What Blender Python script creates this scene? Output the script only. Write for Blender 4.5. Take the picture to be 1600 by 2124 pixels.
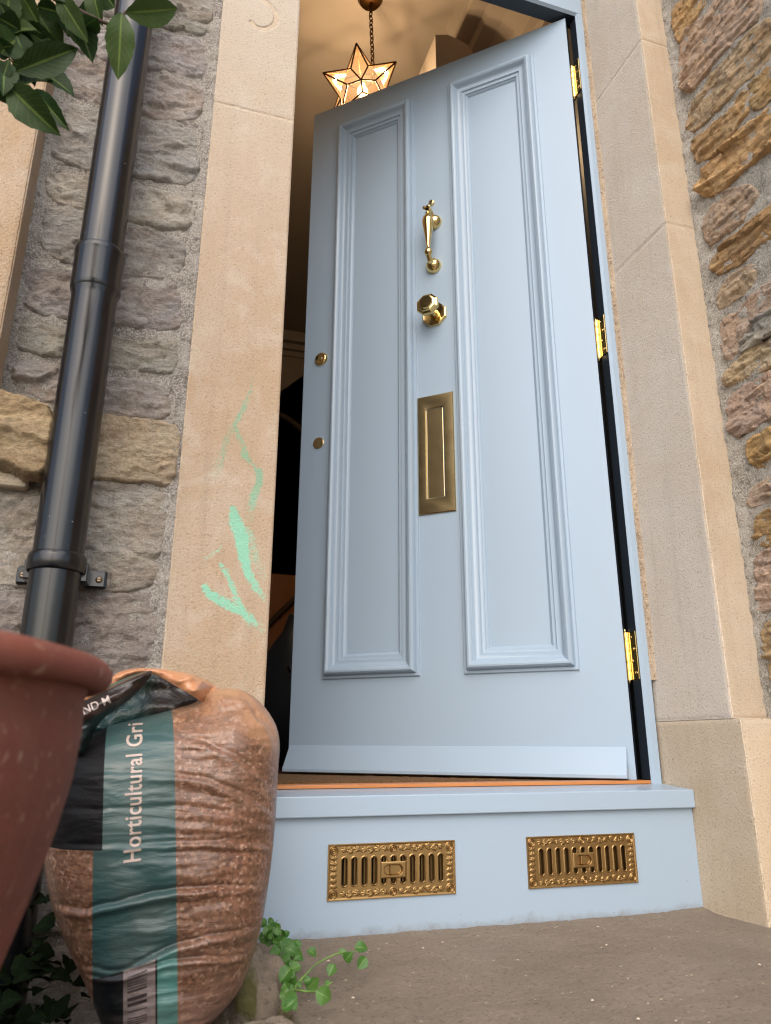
import bpy, bmesh, math, random
import numpy as np
from mathutils import Vector, Matrix, Euler
rnd = random.Random(7)
R_ = math.radians
for o in list(bpy.data.objects): bpy.data.objects.remove(o)
SC = bpy.context.scene
COL = SC.collection
# ---------------------------------------------------------------- camera
cam_d = bpy.data.cameras.new('camera'); cam = bpy.data.objects.new('camera', cam_d); COL.objects.link(cam)
SC.camera = cam
_p, _y, _r = R_(17.493), R_(17.447), R_(0.168)
fw = Vector((math.sin(_y)*math.cos(_p), math.cos(_y)*math.cos(_p), math.sin(_p)))
rt = Vector((math.cos(_y), -math.sin(_y), 0)); up = rt.cross(fw)
rt2 = math.cos(_r)*rt + math.sin(_r)*up; up2 = -math.sin(_r)*rt + math.cos(_r)*up
mw = Matrix((rt2, up2, -fw)).transposed().to_4x4(); mw.translation = (0, -1.15, 0.294)
cam.matrix_world = mw
cam_d.sensor_fit = 'VERTICAL'; cam_d.sensor_height = 24.0; cam_d.lens = 1523.33/2124*24.0
cam_d.clip_start = 0.02; cam_d.clip_end = 500
cam_d.dof.use_dof = True; cam_d.dof.focus_distance = 1.45; cam_d.dof.aperture_fstop = 5.6
# ---------------------------------------------------------------- light
W = bpy.data.worlds.new('World'); SC.world = W; W.use_nodes = True
nt = W.node_tree; nt.nodes.clear()
sky = nt.nodes.new('ShaderNodeTexSky'); sky.sky_type = 'NISHITA'; sky.sun_disc = False
SUN_EL, SUN_AZ = R_(40), R_(201)          # azimuth clockwise from +Y (north)
sky.sun_elevation = SUN_EL; sky.sun_rotation = SUN_AZ
sky.air_density = 1.0; sky.dust_density = 3.0; sky.ozone_density = 1.0
bg = nt.nodes.new('ShaderNodeBackground'); bg.inputs['Strength'].default_value = 0.15
wo = nt.nodes.new('ShaderNodeOutputWorld')
nt.links.new(sky.outputs[0], bg.inputs[0]); nt.links.new(bg.outputs[0], wo.inputs[0])
sd_ = bpy.data.lights.new('sun', 'SUN'); sun = bpy.data.objects.new('sun', sd_); COL.objects.link(sun)
sd_.energy = 1.45; sd_.angle = R_(85); sd_.color = (1.0, 0.965, 0.925)
dsun = Vector((math.sin(SUN_AZ)*math.cos(SUN_EL), math.cos(SUN_AZ)*math.cos(SUN_EL), math.sin(SUN_EL)))
sun.rotation_euler = dsun.to_track_quat('Z', 'Y').to_euler(); sun.location = dsun*30
SC.view_settings.view_transform = 'Standard'; SC.view_settings.look = 'None'
SC.view_settings.exposure = 0.66; SC.view_settings.gamma = 1.0; SC.view_settings.use_curve_mapping = False
SC.render.engine = 'CYCLES'
SC.cycles.use_denoising = True; SC.cycles.denoising_prefilter = 'ACCURATE'; SC.cycles.denoising_input_passes = 'RGB_ALBEDO_NORMAL'; SC.cycles.filter_width = 1.15
# ---------------------------------------------------------------- numpy noise
_rs = np.random.RandomState(3)
_perm = _rs.permutation(512).astype(np.int64); _perm = np.concatenate([_perm, _perm, _perm])
_g = _rs.normal(size=(512, 3)); _g /= np.linalg.norm(_g, axis=1)[:, None]
def perlin(x, y, z=0.0):
    x, y, z = np.broadcast_arrays(np.asarray(x, float), np.asarray(y, float), np.asarray(z, float))
    xi, yi, zi = np.floor(x).astype(np.int64), np.floor(y).astype(np.int64), np.floor(z).astype(np.int64)
    xf, yf, zf = x-xi, y-yi, z-zi
    u, v, w = [t*t*t*(t*(t*6-15)+10) for t in (xf, yf, zf)]
    res = 0
    for a in (0, 1):
        for b in (0, 1):
            for c in (0, 1):
                h = _perm[_perm[_perm[(xi+a) % 512]+(yi+b) % 512]+(zi+c) % 512] % 512
                g = _g[h]
                d = g[..., 0]*(xf-a)+g[..., 1]*(yf-b)+g[..., 2]*(zf-c)
                res = res + d*(u if a else 1-u)*(v if b else 1-v)*(w if c else 1-w)
    return res*1.5
def fbm(x, y, z=0.0, o=4, g=0.5):
    s = 0; a = 1.0
    for i in range(o):
        s = s + a*perlin(np.asarray(x)*2**i+17.3*i, np.asarray(y)*2**i+5.1*i, np.asarray(z)*2**i+i*3.7); a *= g
    return s
def ridged(x, y, z=0.0, o=3):
    s = 0; a = 1.0
    for i in range(o):
        s = s + a*(1-np.abs(perlin(np.asarray(x)*2**i+9.2*i, np.asarray(y)*2**i+3.3*i, np.asarray(z)*2**i))*2); a *= .5
    return s
def sst(a, b, x):
    t = np.clip((x-a)/(b-a), 0, 1); return t*t*(3-2*t)
# ---------------------------------------------------------------- objects
def wl(o):
    v = Vector((0, 0, 0))
    while o is not None: v = v+Vector(o.location); o = o.parent
    return v
def tag(o, label=None, cat=None, group=None, kind=None):
    if label: o['label'] = label
    if cat: o['category'] = cat
    if group: o['group'] = group
    if kind: o['kind'] = kind
    return o
def empty(name, loc, label=None, cat=None, group=None, kind='thing', rotz=0):
    o = bpy.data.objects.new(name, None); COL.objects.link(o); o.location = loc; o.rotation_euler = (0, 0, rotz)
    o.empty_display_size = .05
    return tag(o, label, cat, group, kind)
def link(name, me, mat, parent=None, smooth=True, color=None, local=False):
    if mat is not None and not me.materials:
        for m in (mat if isinstance(mat, (list, tuple)) else [mat]): me.materials.append(m)
    o = bpy.data.objects.new(name, me); COL.objects.link(o)
    if parent is not None:
        o.parent = parent
        if not local: me.transform(Matrix.Translation(-wl(parent)))
    if smooth: me.polygons.foreach_set('use_smooth', np.ones(len(me.polygons), bool))
    if color is not None: o.color = color
    return o
def from_np(name, V, F, mat, parent=None, smooth=True, color=None, local=False, attrs=None):
    me = bpy.data.meshes.new(name)
    V = np.asarray(V, np.float32); F = np.asarray(F, np.int32)
    me.vertices.add(len(V)); me.vertices.foreach_set('co', V.ravel())
    n = F.shape[1]
    me.loops.add(F.size); me.loops.foreach_set('vertex_index', F.ravel())
    me.polygons.add(len(F)); me.polygons.foreach_set('loop_start', np.arange(0, F.size, n, dtype=np.int32))
    me.update(calc_edges=True); me.validate()
    for k, a in (attrs or {}).items():
        at = me.attributes.new(k, 'FLOAT', 'POINT'); at.data.foreach_set('value', np.asarray(a, np.float32))
    return link(name, me, mat, parent, smooth, color, local)
def from_bm(name, bm, mat, parent=None, smooth=False, color=None, local=False):
    me = bpy.data.meshes.new(name); bmesh.ops.recalc_face_normals(bm, faces=bm.faces); bm.to_mesh(me); bm.free()
    return link(name, me, mat, parent, smooth, color, local)
def autosmooth(o, ang=35):
    me = o.data; bm = bmesh.new(); bm.from_mesh(me)
    for e in bm.edges:
        e.smooth = not (len(e.link_faces) == 2 and e.calc_face_angle(0) > R_(ang))
    for f in bm.faces: f.smooth = True
    bm.to_mesh(me); bm.free(); return o
def add_box(bm, x0, x1, y0, y1, z0, z1, bev=0, seg=2):
    r = bmesh.ops.create_cube(bm, size=1.0)
    vs = r['verts']
    for v in vs: v.co = Vector(((x0+x1)/2+v.co.x*(x1-x0), (y0+y1)/2+v.co.y*(y1-y0), (z0+z1)/2+v.co.z*(z1-z0)))
    if bev:
        es = list({e for v in vs for e in v.link_edges})
        bmesh.ops.bevel(bm, geom=es, offset=bev, segments=seg, affect='EDGES', profile=.5)
def box(name, x0, x1, y0, y1, z0, z1, mat, parent=None, bev=0.0, seg=2, color=None, local=False):
    bm = bmesh.new(); add_box(bm, x0, x1, y0, y1, z0, z1, bev, seg)
    return autosmooth(from_bm(name, bm, mat, parent, color=color, local=local), 18) if bev else from_bm(name, bm, mat, parent, color=color, local=local)
def lathe_np(prof, segs=48, axis='Z', org=(0, 0, 0), close=True):
    """prof: list of (radius, height) ; returns V,F quads (degenerate tips ok)"""
    P = np.array(prof, float); th = np.linspace(0, 2*np.pi, segs, endpoint=False)
    r = P[:, 0][:, None]; h = np.repeat(P[:, 1][:, None], segs, 1)
    a, b = r*np.cos(th), r*np.sin(th)
    if axis == 'Z': V = np.stack([a, b, h], -1)
    elif axis == 'Y': V = np.stack([a, h, b], -1)
    else: V = np.stack([h, a, b], -1)
    n = len(P); V = V.reshape(-1, 3)+np.array(org)
    i, j = np.meshgrid(np.arange(n-1), np.arange(segs), indexing='ij'); j2 = (j+1) % segs
    F = np.stack([i*segs+j, i*segs+j2, (i+1)*segs+j2, (i+1)*segs+j], -1).reshape(-1, 4)
    return V, F
def lathe(name, prof, mat, parent=None, segs=48, axis='Z', org=(0, 0, 0), ang=40, local=False, color=None):
    V, F = lathe_np(prof, segs, axis, org)
    me = bpy.data.meshes.new(name); me.from_pydata([tuple(v) for v in V], [], [tuple(f) for f in F])
    bm = bmesh.new(); bm.from_mesh(me); bmesh.ops.remove_doubles(bm, verts=bm.verts, dist=1e-6)
    bmesh.ops.recalc_face_normals(bm, faces=bm.faces); bm.to_mesh(me); bm.free()
    return autosmooth(link(name, me, mat, parent, True, color, local), ang)
def tube_np(pts, rad, segs=10):
    pts = [Vector(p) for p in pts]; n = len(pts)
    if not isinstance(rad, (list, tuple, np.ndarray)): rad = [rad]*n
    V = []; pn = None
    for i, p in enumerate(pts):
        t = (pts[min(i+1, n-1)]-pts[max(i-1, 0)]).normalized()
        if pn is None: pn = t.orthogonal().normalized()
        pn = (pn-t*pn.dot(t)).normalized(); b = t.cross(pn)
        for k in range(segs):
            a = 2*math.pi*k/segs; V.append(p+(pn*math.cos(a)+b*math.sin(a))*rad[i])
    F = [(i*segs+k, i*segs+(k+1) % segs, (i+1)*segs+(k+1) % segs, (i+1)*segs+k) for i in range(n-1) for k in range(segs)]
    return np.array([tuple(v) for v in V]), np.array(F)
def spline(pts, n=8):
    P = [Vector(p) for p in pts]; out = []
    for i in range(len(P)-1):
        a, b, c, d = P[max(i-1, 0)], P[i], P[i+1], P[min(i+2, len(P)-1)]
        for k in range(n):
            t = k/n; out.append(.5*((2*b)+(c-a)*t+(2*a-5*b+4*c-d)*t*t+(3*b-a-3*c+d)*t**3))
    out.append(P[-1]); return out
def tube(name, pts, rad, mat, parent=None, segs=10, local=False):
    V, F = tube_np(pts, rad, segs); return from_np(name, V, F, mat, parent, local=local)
def polydist(poly, u, v):
    P = np.array(poly, float); n = len(P)
    best = np.full(u.shape, 1e9); nx = np.zeros_like(u); ny = np.zeros_like(u); ins = np.zeros(u.shape, bool)
    for i in range(n):
        a = P[i]; b = P[(i+1) % n]; d = b-a; L = max(d@d, 1e-12)
        t = np.clip(((u-a[0])*d[0]+(v-a[1])*d[1])/L, 0, 1)
        px, py = a[0]+t*d[0], a[1]+t*d[1]; q = np.hypot(u-px, v-py)
        m = q < best; best = np.where(m, q, best); nx = np.where(m, px, nx); ny = np.where(m, py, ny)
        c = ((a[1] > v) != (b[1] > v)) & (u < (b[0]-a[0])*(v-a[1])/((b[1]-a[1]) if b[1] != a[1] else 1e-12)+a[0])
        ins ^= c
    return np.where(ins, best, -best), nx, ny
def smooth_poly(poly, it=2):
    P = np.array(poly, float)
    for _ in range(it):
        Q = np.roll(P, -1, 0); P = np.stack([.75*P+.25*Q, .25*P+.75*Q], 1).reshape(-1, 2)
    return P
def patch(name, poly, O, U, Vv, N, step, hfun, mat, parent=None, margin=0.0, snap=True, color=None, attrs=None, jitter=None):
    """a height field over a polygon of the plane O,U,Vv standing out along N"""
    P = np.array(poly, float); lo = P.min(0)-margin-step; hi = P.max(0)+margin+step
    nu, nv = int((hi[0]-lo[0])/step)+2, int((hi[1]-lo[1])/step)+2
    u, v = np.meshgrid(lo[0]+np.arange(nu)*step, lo[1]+np.arange(nv)*step, indexing='ij')
    sd, nx, ny = polydist(P, u, v)
    if jitter is not None: sd = sd+jitter(u, v)
    keepv = sd > -margin-1e-9 if margin else sd > 0
    kf = keepv[:-1, :-1] | keepv[1:, :-1] | keepv[1:, 1:] | keepv[:-1, 1:]
    if margin: kf = keepv[:-1, :-1] & keepv[1:, :-1] & keepv[1:, 1:] & keepv[:-1, 1:]
    if snap and not margin:
        m = sd < 0; u = np.where(m, nx, u); v = np.where(m, ny, v); sd = np.where(m, 0, sd)
    h = hfun(u, v, sd)
    O, U, Vv, N = [np.array(t, float) for t in (O, U, Vv, N)]
    X = O+u[..., None]*U+v[..., None]*Vv+h[..., None]*N
    idx = np.arange(nu*nv).reshape(nu, nv)
    F = np.stack([idx[:-1, :-1], idx[1:, :-1], idx[1:, 1:], idx[:-1, 1:]], -1)[kf]
    if np.dot(np.cross(U, Vv), N) < 0: F = F[:, ::-1]
    used = np.unique(F); mp = -np.ones(nu*nv, int); mp[used] = np.arange(len(used))
    A = {k: f(u, v, sd).ravel()[used] for k, f in (attrs or {}).items()}
    return from_np(name, X.reshape(-1, 3)[used], mp[F], mat, parent, color=color, attrs=A)
# ---------------------------------------------------------------- materials
def C(h, a=1.0):
    h = h.lstrip('#'); c = [int(h[i:i+2], 16)/255 for i in (0, 2, 4)]
    return tuple(x/12.92 if x <= .04045 else ((x+.055)/1.055)**2.4 for x in c)+(a,)
class NB:
    def __init__(s, name):
        s.m = bpy.data.materials.new(name); s.m.use_nodes = True; s.t = s.m.node_tree
        s.b = s.t.nodes['Principled BSDF']; s.out = s.t.nodes['Material Output']
        s.tc = s.t.nodes.new('ShaderNodeTexCoord'); s.P = s.tc.outputs['Object']
    def n(s, ty, **kw):
        nd = s.t.nodes.new('ShaderNode'+ty)
        for k, v in kw.items():
            if k.startswith('_'): setattr(nd, k[1:], v)
            else:
                key = int(k[1:]) if k[0] == 'i' and k[1:].isdigit() else k
                s.set(nd.inputs[key], v)
        return nd
    def set(s, sock, v):
        if hasattr(v, 'is_output') or isinstance(v, bpy.types.NodeSocket): s.t.links.new(v, sock)
        else: sock.default_value = v
    def noise(s, scale, detail=4, rough=.55, dist=0.0, vec=None):
        nd = s.n('TexNoise', Scale=scale, Detail=detail, Roughness=rough, Distortion=dist); s.t.links.new(vec or s.P, nd.inputs['Vector']); return nd.outputs['Fac']
    def vor(s, scale, vec=None, feature='F1', out='Distance'):
        nd = s.n('TexVoronoi', _feature=feature, Scale=scale); s.t.links.new(vec or s.P, nd.inputs['Vector']); return nd.outputs[out]
    def scalev(s, v, vec=None):
        nd = s.n('Mapping'); nd.inputs['Scale'].default_value = v; s.t.links.new(vec or s.P, nd.inputs['Vector']); return nd.outputs[0]
    def ramp(s, fac, stops, interp='LINEAR'):
        nd = s.n('ValToRGB', Fac=fac); cr = nd.color_ramp; cr.interpolation = interp
        while len(cr.elements) < len(stops): cr.elements.new(.5)
        for e, (p, c) in zip(cr.elements, stops): e.position = p; e.color = c if isinstance(c, tuple) else (c, c, c, 1)
        return nd.outputs['Color']
    def mix(s, fac, a, b, mode='MIX'):
        nd = s.n('Mix', _data_type='RGBA', _blend_type=mode)
        s.set(nd.inputs[0], fac); s.set(nd.inputs[6], a); s.set(nd.inputs[7], b); return nd.outputs[2]
    def math(s, op, a, b=0.0, c=0.0, clamp=False):
        nd = s.n('Math', _operation=op, _use_clamp=clamp); s.set(nd.inputs[0], a); s.set(nd.inputs[1], b); s.set(nd.inputs[2], c); return nd.outputs[0]
    def bump(s, h, strength=.3, dist=.002, normal=None):
        nd = s.n('Bump', Strength=strength, Distance=dist); s.t.links.new(h, nd.inputs['Height'])
        if normal is not None: s.t.links.new(normal, nd.inputs['Normal'])
        return nd.outputs[0]
    def sep(s, vec=None):
        nd = s.n('SeparateXYZ'); s.t.links.new(vec or s.P, nd.inputs[0]); return nd.outputs
    def attr(s, name):
        nd = s.n('Attribute', _attribute_name=name); return nd.outputs['Fac']
    def objcol(s): return s.n('ObjectInfo').outputs['Color']
    def fin(s, color=None, rough=None, metal=None, normal=None, spec=None, coat=None, coatr=None):
        for k, v in (('Base Color', color), ('Roughness', rough), ('Metallic', metal), ('Normal', normal), ('Specular IOR Level', spec), ('Coat Weight', coat), ('Coat Roughness', coatr)):
            if v is not None: s.set(s.b.inputs[k], v)
        return s.m
M = {}
def m_paint(name, col, rough=.32, dirt=.05, spec=.5, brush=(3, 3, 30)):
    k = NB(name)
    f = k.noise(6, 5, .6); v = k.scalev(brush); g = k.noise(60, 3, .5, vec=v)
    c = k.mix(k.math('MULTIPLY', f, dirt*2), col, tuple(x*.8 for x in col[:3])+(1,))
    b = k.bump(g, .035, .001)
    rr = k.math('MULTIPLY_ADD', k.noise(14, 4), .14, rough-.07)
    return k.fin(c, rr, normal=b, spec=spec)
M['blue'] = m_paint('pale_blue_paint', C('#9cafc1'), .31)
k = NB('pale_blue_paint_weathered'); z = k.sep()[2]; f = k.noise(22, 6, .7); f2 = k.noise(120, 3, .7)
dz = k.math('ADD', k.math('MULTIPLY_ADD', z, -60., .75), k.math('MULTIPLY_ADD', f, 2.6, -1.45), clamp=True)
spl = k.math('MULTIPLY', k.ramp(k.noise(95, 3, .6), [(.68, 0.), (.72, 1.)]), k.math('MULTIPLY_ADD', z, -9., 1., clamp=True))
c = k.mix(k.math('MULTIPLY', k.noise(6, 5, .6), .1), C('#9cafc1'), C('#889aaa'))
c = k.mix(k.math('MULTIPLY', dz, k.math('MULTIPLY_ADD', f2, .8, .1)), c, C('#6d6152')); c = k.mix(k.math('MULTIPLY', spl, .45), c, C('#6d6152'))
M['blue2'] = k.fin(c, .36, normal=k.bump(k.noise(60, 3, .5, 0, k.scalev((30, 3, 3))), .03, .001))
M['navy'] = m_paint('dark_navy_paint', C('#232b34'), .4)
def m_brass(name, col, rough=.13, tarn=.3, metal=1.0):
    k = NB(name)
    n = k.noise(30, 4, .6); c = k.mix(k.math('MULTIPLY', n, tarn), col, tuple(x*.45 for x in col[:3])+(1,))
    return k.fin(c, k.math('MULTIPLY_ADD', n, .14, rough-.05), metal, normal=k.bump(k.noise(400, 2), .02, .0005))
M['brass'] = m_brass('polished_brass', C('#ecd08f'), .1, .2)
M['brassplate'] = m_brass('lacquered_brass_plate', C('#e2cd9c'), .22, .3)
M['cast'] = m_brass('cast_antique_brass', C('#a98a5c'), .41, .5)
M['bronze'] = m_brass('antique_bronze', C('#5a3d20'), .4, .5)
M['steel'] = m_brass('rusty_zinc_screw', C('#9a8470'), .45, .5)
k = NB('dark_glass'); M['glass'] = k.fin((.012, .013, .015, 1), .05, spec=.8)
k = NB('black_void'); M['black'] = k.fin((.01, .01, .01, 1), .8)
# sandstone of the door surround
def m_sand(name, base, warm, pale, grey=None, paint=False, zgrad=True):
    k = NB(name)
    big = k.noise(3.2, 5, .6, .4); mid = k.noise(11, 5, .65, .6); fine = k.noise(520, 3, .7); spk = k.noise(240, 2, .6)
    c = k.mix(k.ramp(big, [(.40, 0.), (.58, 1.)]), base, warm)
    strk = k.noise(5, 5, .65, .3, k.scalev((9, 9, .5))); c = k.mix(k.ramp(strk, [(.52, 0.), (.72, .28)]), c, tuple(x*.55 for x in base[:3])+(1,))
    c = k.mix(k.math('MULTIPLY', k.ramp(mid, [(.5, 0.), (.72, 1.)]), .55), c, pale)
    if zgrad:
        z = k.sep()[2]; zz = k.math('MULTIPLY_ADD', z, 1.1, -1.05)
        zz = k.math('ADD', zz, k.math('MULTIPLY_ADD', big, .8, -.4), clamp=True)
        c = k.mix(k.math('MULTIPLY', zz, .75), c, pale)
    if grey: c = k.mix(k.math('MULTIPLY', k.ramp(k.noise(2.3, 4, .6, .2, k.scalev((1, 1, .25))), [(.35, 0.), (.65, 1.)]), .5), c, grey)
    c = k.mix(k.ramp(spk, [(.30, .8), (.42, 0.)]), c, k.mix(.5, c, (.12, .08, .05, 1)))
    c = k.mix(k.math('MULTIPLY', k.ramp(fine, [(.54, 0.), (.70, 1.)]), .45), c, (.66, .58, .49, 1))
    h = k.math('ADD', k.math('MULTIPLY', fine, .6), spk)
    if paint:
        a = k.attr('paint'); gr = k.noise(190, 4, .85); pt = k.noise(40, 3, .6)
        th = k.math('MULTIPLY_ADD', gr, -2.9, 1.98)
        th = k.math('ADD', th, k.math('MULTIPLY_ADD', pt, -.5, .25))
        msk = k.ramp(k.math('SUBTRACT', a, th), [(.47, 0.), (.60, 1.)])
        msk = k.ramp(k.math('MULTIPLY_ADD', k.math('SUBTRACT', a, th), 1.0, .5), [(.28, 0.), (.74, .66)])
        pc = k.mix(k.attr('tone'), C('#6aa88c'), C('#6fcdb2'))
        c = k.mix(msk, c, pc)
    return k.fin(c, .92, normal=k.bump(h, .8, .0022), spec=.25)
M['sandL'] = m_sand('sandstone_pinkish', C('#b09f8c'), C('#a99279'), C('#bdb3a6'), paint=True)
M['sandR'] = m_sand('sandstone_yellow', C('#bdac97'), C('#b6a38b'), C('#c5baa9'), zgrad=False)
M['sandV'] = m_sand('sandstone_reveal_skylit_patina', C('#d6cbbd'), C('#d0c2b0'), C('#dad3ca'), grey=C('#d0c9c1'), zgrad=False)  # paler, greyer than the front face: patina plus skylight painted into the colour
M['sandB'] = m_sand('sandstone_base', C('#cbbaa2'), C('#c3af95'), C('#cfc3b1'), grey=C('#c1b5a3'), zgrad=False)
M['sandW'] = m_sand('sandstone_window', C('#b29e88'), C('#a98f72'), C('#b9ab9a'), zgrad=True)
def m_rubble(name, bedding, A=(1.08, 1.0, .86, 1), B=(.93, .94, .94, 1)):
    k = NB(name); oc = k.objcol(); oc = k.mix(k.ramp(k.noise(13, 5, .65, .8), [(.38, 0.), (.62, 1.)]), k.mix(1.0, oc, A, 'MULTIPLY'), k.mix(1.0, oc, B, 'MULTIPLY'))
    v = k.scalev(bedding); b = k.noise(9, 6, .65, .5, v); g = k.noise(60, 5, .7, .3, v); f = k.noise(420, 3, .7)
    c = k.mix(k.ramp(b, [(.35, 0.), (.65, 1.)]), oc, k.mix(1.0, oc, (.70, .63, .58, 1), 'MULTIPLY'))
    c = k.mix(k.math('MULTIPLY', k.ramp(g, [(.5, 0.), (.75, 1.)]), .45), c, k.mix(1.0, oc, (1.35, 1.3, 1.25, 1), 'MULTIPLY'))
    c = k.mix(k.math('MULTIPLY', k.ramp(f, [(.3, 1.), (.45, 0.)]), .5), c, k.mix(1.0, oc, (.4, .38, .36, 1), 'MULTIPLY'))
    gr2 = k.noise(210, 4, .75); c = k.mix(k.ramp(gr2, [(.34, .45), (.47, 0.)]), c, k.mix(1.0, oc, (.5, .47, .45, 1), 'MULTIPLY')); c = k.mix(k.ramp(gr2, [(.55, 0.), (.68, .45)]), c, k.mix(1.0, oc, (1.4, 1.4, 1.4, 1), 'MULTIPLY'))
    h = k.math('ADD', k.math('MULTIPLY', g, 1.2), k.math('MULTIPLY', gr2, 1.0))
    vv = k.noise(26, 5, .7, .8, k.scalev((.55, .55, 2.6))); crk = k.ramp(k.math('ABSOLUTE', k.math('SUBTRACT', vv, .5)), [(.0, 0.), (.035, 1.)])
    c = k.mix(k.math('MULTIPLY', k.math('SUBTRACT', 1., crk), .35), c, k.mix(1.0, oc, (.45, .42, .40, 1), 'MULTIPLY'))
    return k.fin(c, .93, normal=k.bump(k.math('MULTIPLY', crk, 1.), .35, .004, k.bump(h, 1., .005)), spec=.2)
M['rubL'] = m_rubble('grey_rubble_stone', (1, 1, 2.2), (1.06, 1.02, .97, 1), (.90, .91, .93, 1))
M['rubR'] = m_rubble('ochre_rubble_stone', (.7, .7, 3.2))
def m_mortar(name, c1, c2, c3):
    k = NB(name)
    a = k.noise(14, 5, .6); f = k.noise(330, 4, .75); g = k.noise(110, 4, .7)
    c = k.mix(k.ramp(a, [(.35, 0.), (.65, 1.)]), tuple(x*.82 for x in c1[:3])+(1,), tuple(min(1, x*1.1) for x in c2[:3])+(1,)); c = k.mix(k.ramp(f, [(.46, 0.), (.60, .85)]), c, c3)
    c = k.mix(k.ramp(g, [(.34, .75), (.46, 0.)]), c, tuple(x*.4 for x in c1[:3])+(1,))
    return k.fin(c, .95, normal=k.bump(k.math('ADD', f, g), .9, .004), spec=.2)
M['morL'] = m_mortar('mortar_brownish', C('#847c74'), C('#969087'), C('#bdb7af'))
M['morR'] = m_mortar('mortar_sandy_grey', C('#989184'), C('#a8a297'), C('#d0cac0'))
M['bead'] = m_mortar('mortar_bead_tan', C('#b39c83'), C('#bda88f'), C('#d2c0aa'))
k = NB('step_concrete')
a = k.noise(5, 5, .6); f = k.noise(230, 5, .8); pv = k.vor(95); col = k.vor(95, out='Color')
c = k.mix(k.ramp(a, [(.35, 0.), (.65, 1.)]), C('#9b8d7d'), C('#8a7d6e'))
c = k.mix(k.ramp(k.noise(150, 4, .7), [(.34, .6), (.46, 0.)]), c, C('#54483c'))
c = k.mix(k.math('MULTIPLY', k.ramp(f, [(.48, 0.), (.66, 1.)]), .7), c, C('#9a8d7c'))
c = k.mix(k.math('MULTIPLY', k.ramp(k.noise(3.1, 4, .6, .6), [(.55, 0.), (.75, 1.)]), .35), c, C('#8b847b'))
sp = k.math('MULTIPLY', k.ramp(pv, [(.16, 1.), (.22, 0.)]), k.ramp(k.sep(col)[0], [(.92, 0.), (.95, 1.)]))
c = k.mix(k.math('MULTIPLY', sp, .75), c, C('#cfc4b6'))
mo = k.attr('moss'); mm = k.ramp(k.math('MULTIPLY_ADD', k.noise(45, 5, .7), .9, k.math('SUBTRACT', mo, .75)), [(.3, 0.), (.65, 1.)])
c = k.mix(mm, c, k.mix(k.noise(160, 3), C('#4c4a22'), C('#77704a')))
M['concrete'] = k.fin(c, .85, normal=k.bump(k.math('ADD', f, k.noise(70, 5, .75)), .9, .005), spec=.3)
k = NB('black_plastic_pipe')
d = k.noise(25, 5, .7, .3, k.scalev((1, 1, .3))); sc = k.noise(300, 2, .5)
c = k.mix(k.math('MULTIPLY', k.ramp(d, [(.45, 0.), (.8, 1.)]), .3), C('#0e0f12'), C('#302f2f'))
c = k.mix(k.ramp(k.math('MULTIPLY_ADD', k.noise(9, 3), .35, k.noise(210, 2, .5)), [(.955, 0.), (.975, .6)]), c, C('#b8b4b0'))
M['pipe'] = k.fin(c, k.math('MULTIPLY_ADD', d, .22, .11), normal=k.bump(sc, .03, .0006), spec=.5)
k = NB('terracotta')
a = k.noise(7, 5, .6, .3); f = k.noise(300, 3, .7); ring = k.noise(4, 4, .6, 0, k.scalev((1, 1, 14)))
c = k.mix(k.ramp(a, [(.35, 0.), (.65, 1.)]), C('#84493a'), C('#6b3d33'))
c = k.mix(k.math('MULTIPLY', k.ramp(ring, [(.45, 0.), (.7, 1.)]), .4), c, C('#5d3a2c'))
c = k.mix(k.ramp(k.noise(120, 2, .6, .5), [(.62, 0.), (.72, .6)]), c, C('#a98a72'))
c = k.mix(k.ramp(k.noise(9, 5, .7, .6, k.scalev((1, 1, .35))), [(.54, 0.), (.78, .3)]), c, C('#947a68'))
M['terra'] = k.fin(c, .75, normal=k.bump(k.math('ADD', f, k.math('MULTIPLY', ring, 2.)), .25, .002), spec=.3)
k = NB('dark_soil')
c = k.mix(k.noise(60, 5, .7), C('#0b0907'), C('#1b1611')); M['soil'] = k.fin(c, .95, normal=k.bump(k.noise(150, 5, .7), 1., .01))
k = NB('garden_paving'); c = k.mix(k.noise(3, 5), C('#8d867d'), C('#9a9288')); M['paving'] = k.fin(c, .9)
# leaf: uv across/along
def m_leaf(name, dark, light, rib, rough=.33, vein=9, trans=.15, spec=.5):
    k = NB(name); uv = k.tc.outputs['UV']; s = k.sep(uv)
    ax = k.math('ABSOLUTE', k.math('SUBTRACT', s[0], .5))
    mid = k.ramp(ax, [(.018, 1.), (.05, 0.)])
    vv = k.math('FRACT', k.math('MULTIPLY', k.math('SUBTRACT', s[1], k.math('MULTIPLY', ax, .55)), float(vein)))
    ve = k.ramp(vv, [(0., 1.), (.07, 0.), (.93, 0.), (1., 1.)])
    rn = k.n('ObjectInfo').outputs['Random']; c = k.mix(k.noise(14, 3), dark, light); c = k.mix(k.math('MULTIPLY', k.ramp(rn, [(.45, 0.), (1., 1.)]), .5), c, k.mix(.5, light, rib)); c = k.mix(k.ramp(k.noise(95, 2, .6), [(.70, 0.), (.74, .6)]), c, C('#4b3b22')); c = k.mix(k.math('MULTIPLY', ve, .35), c, rib); c = k.mix(k.math('MULTIPLY', mid, .8), c, rib)
    k.fin(c, rough, normal=k.bump(k.math('ADD', ve, mid), .12, .001), spec=spec)
    tr = k.n('BsdfTranslucent', Color=light); mx = k.n('MixShader', Fac=trans)
    k.t.links.new(k.b.outputs[0], mx.inputs[1]); k.t.links.new(tr.outputs[0], mx.inputs[2]); k.t.links.new(mx.outputs[0], k.out.inputs[0])
    return k.m
M['bay'] = m_leaf('bay_leaf', C('#1b2c15'), C('#2c4620'), C('#71863f'), .5, spec=.22)
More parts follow.
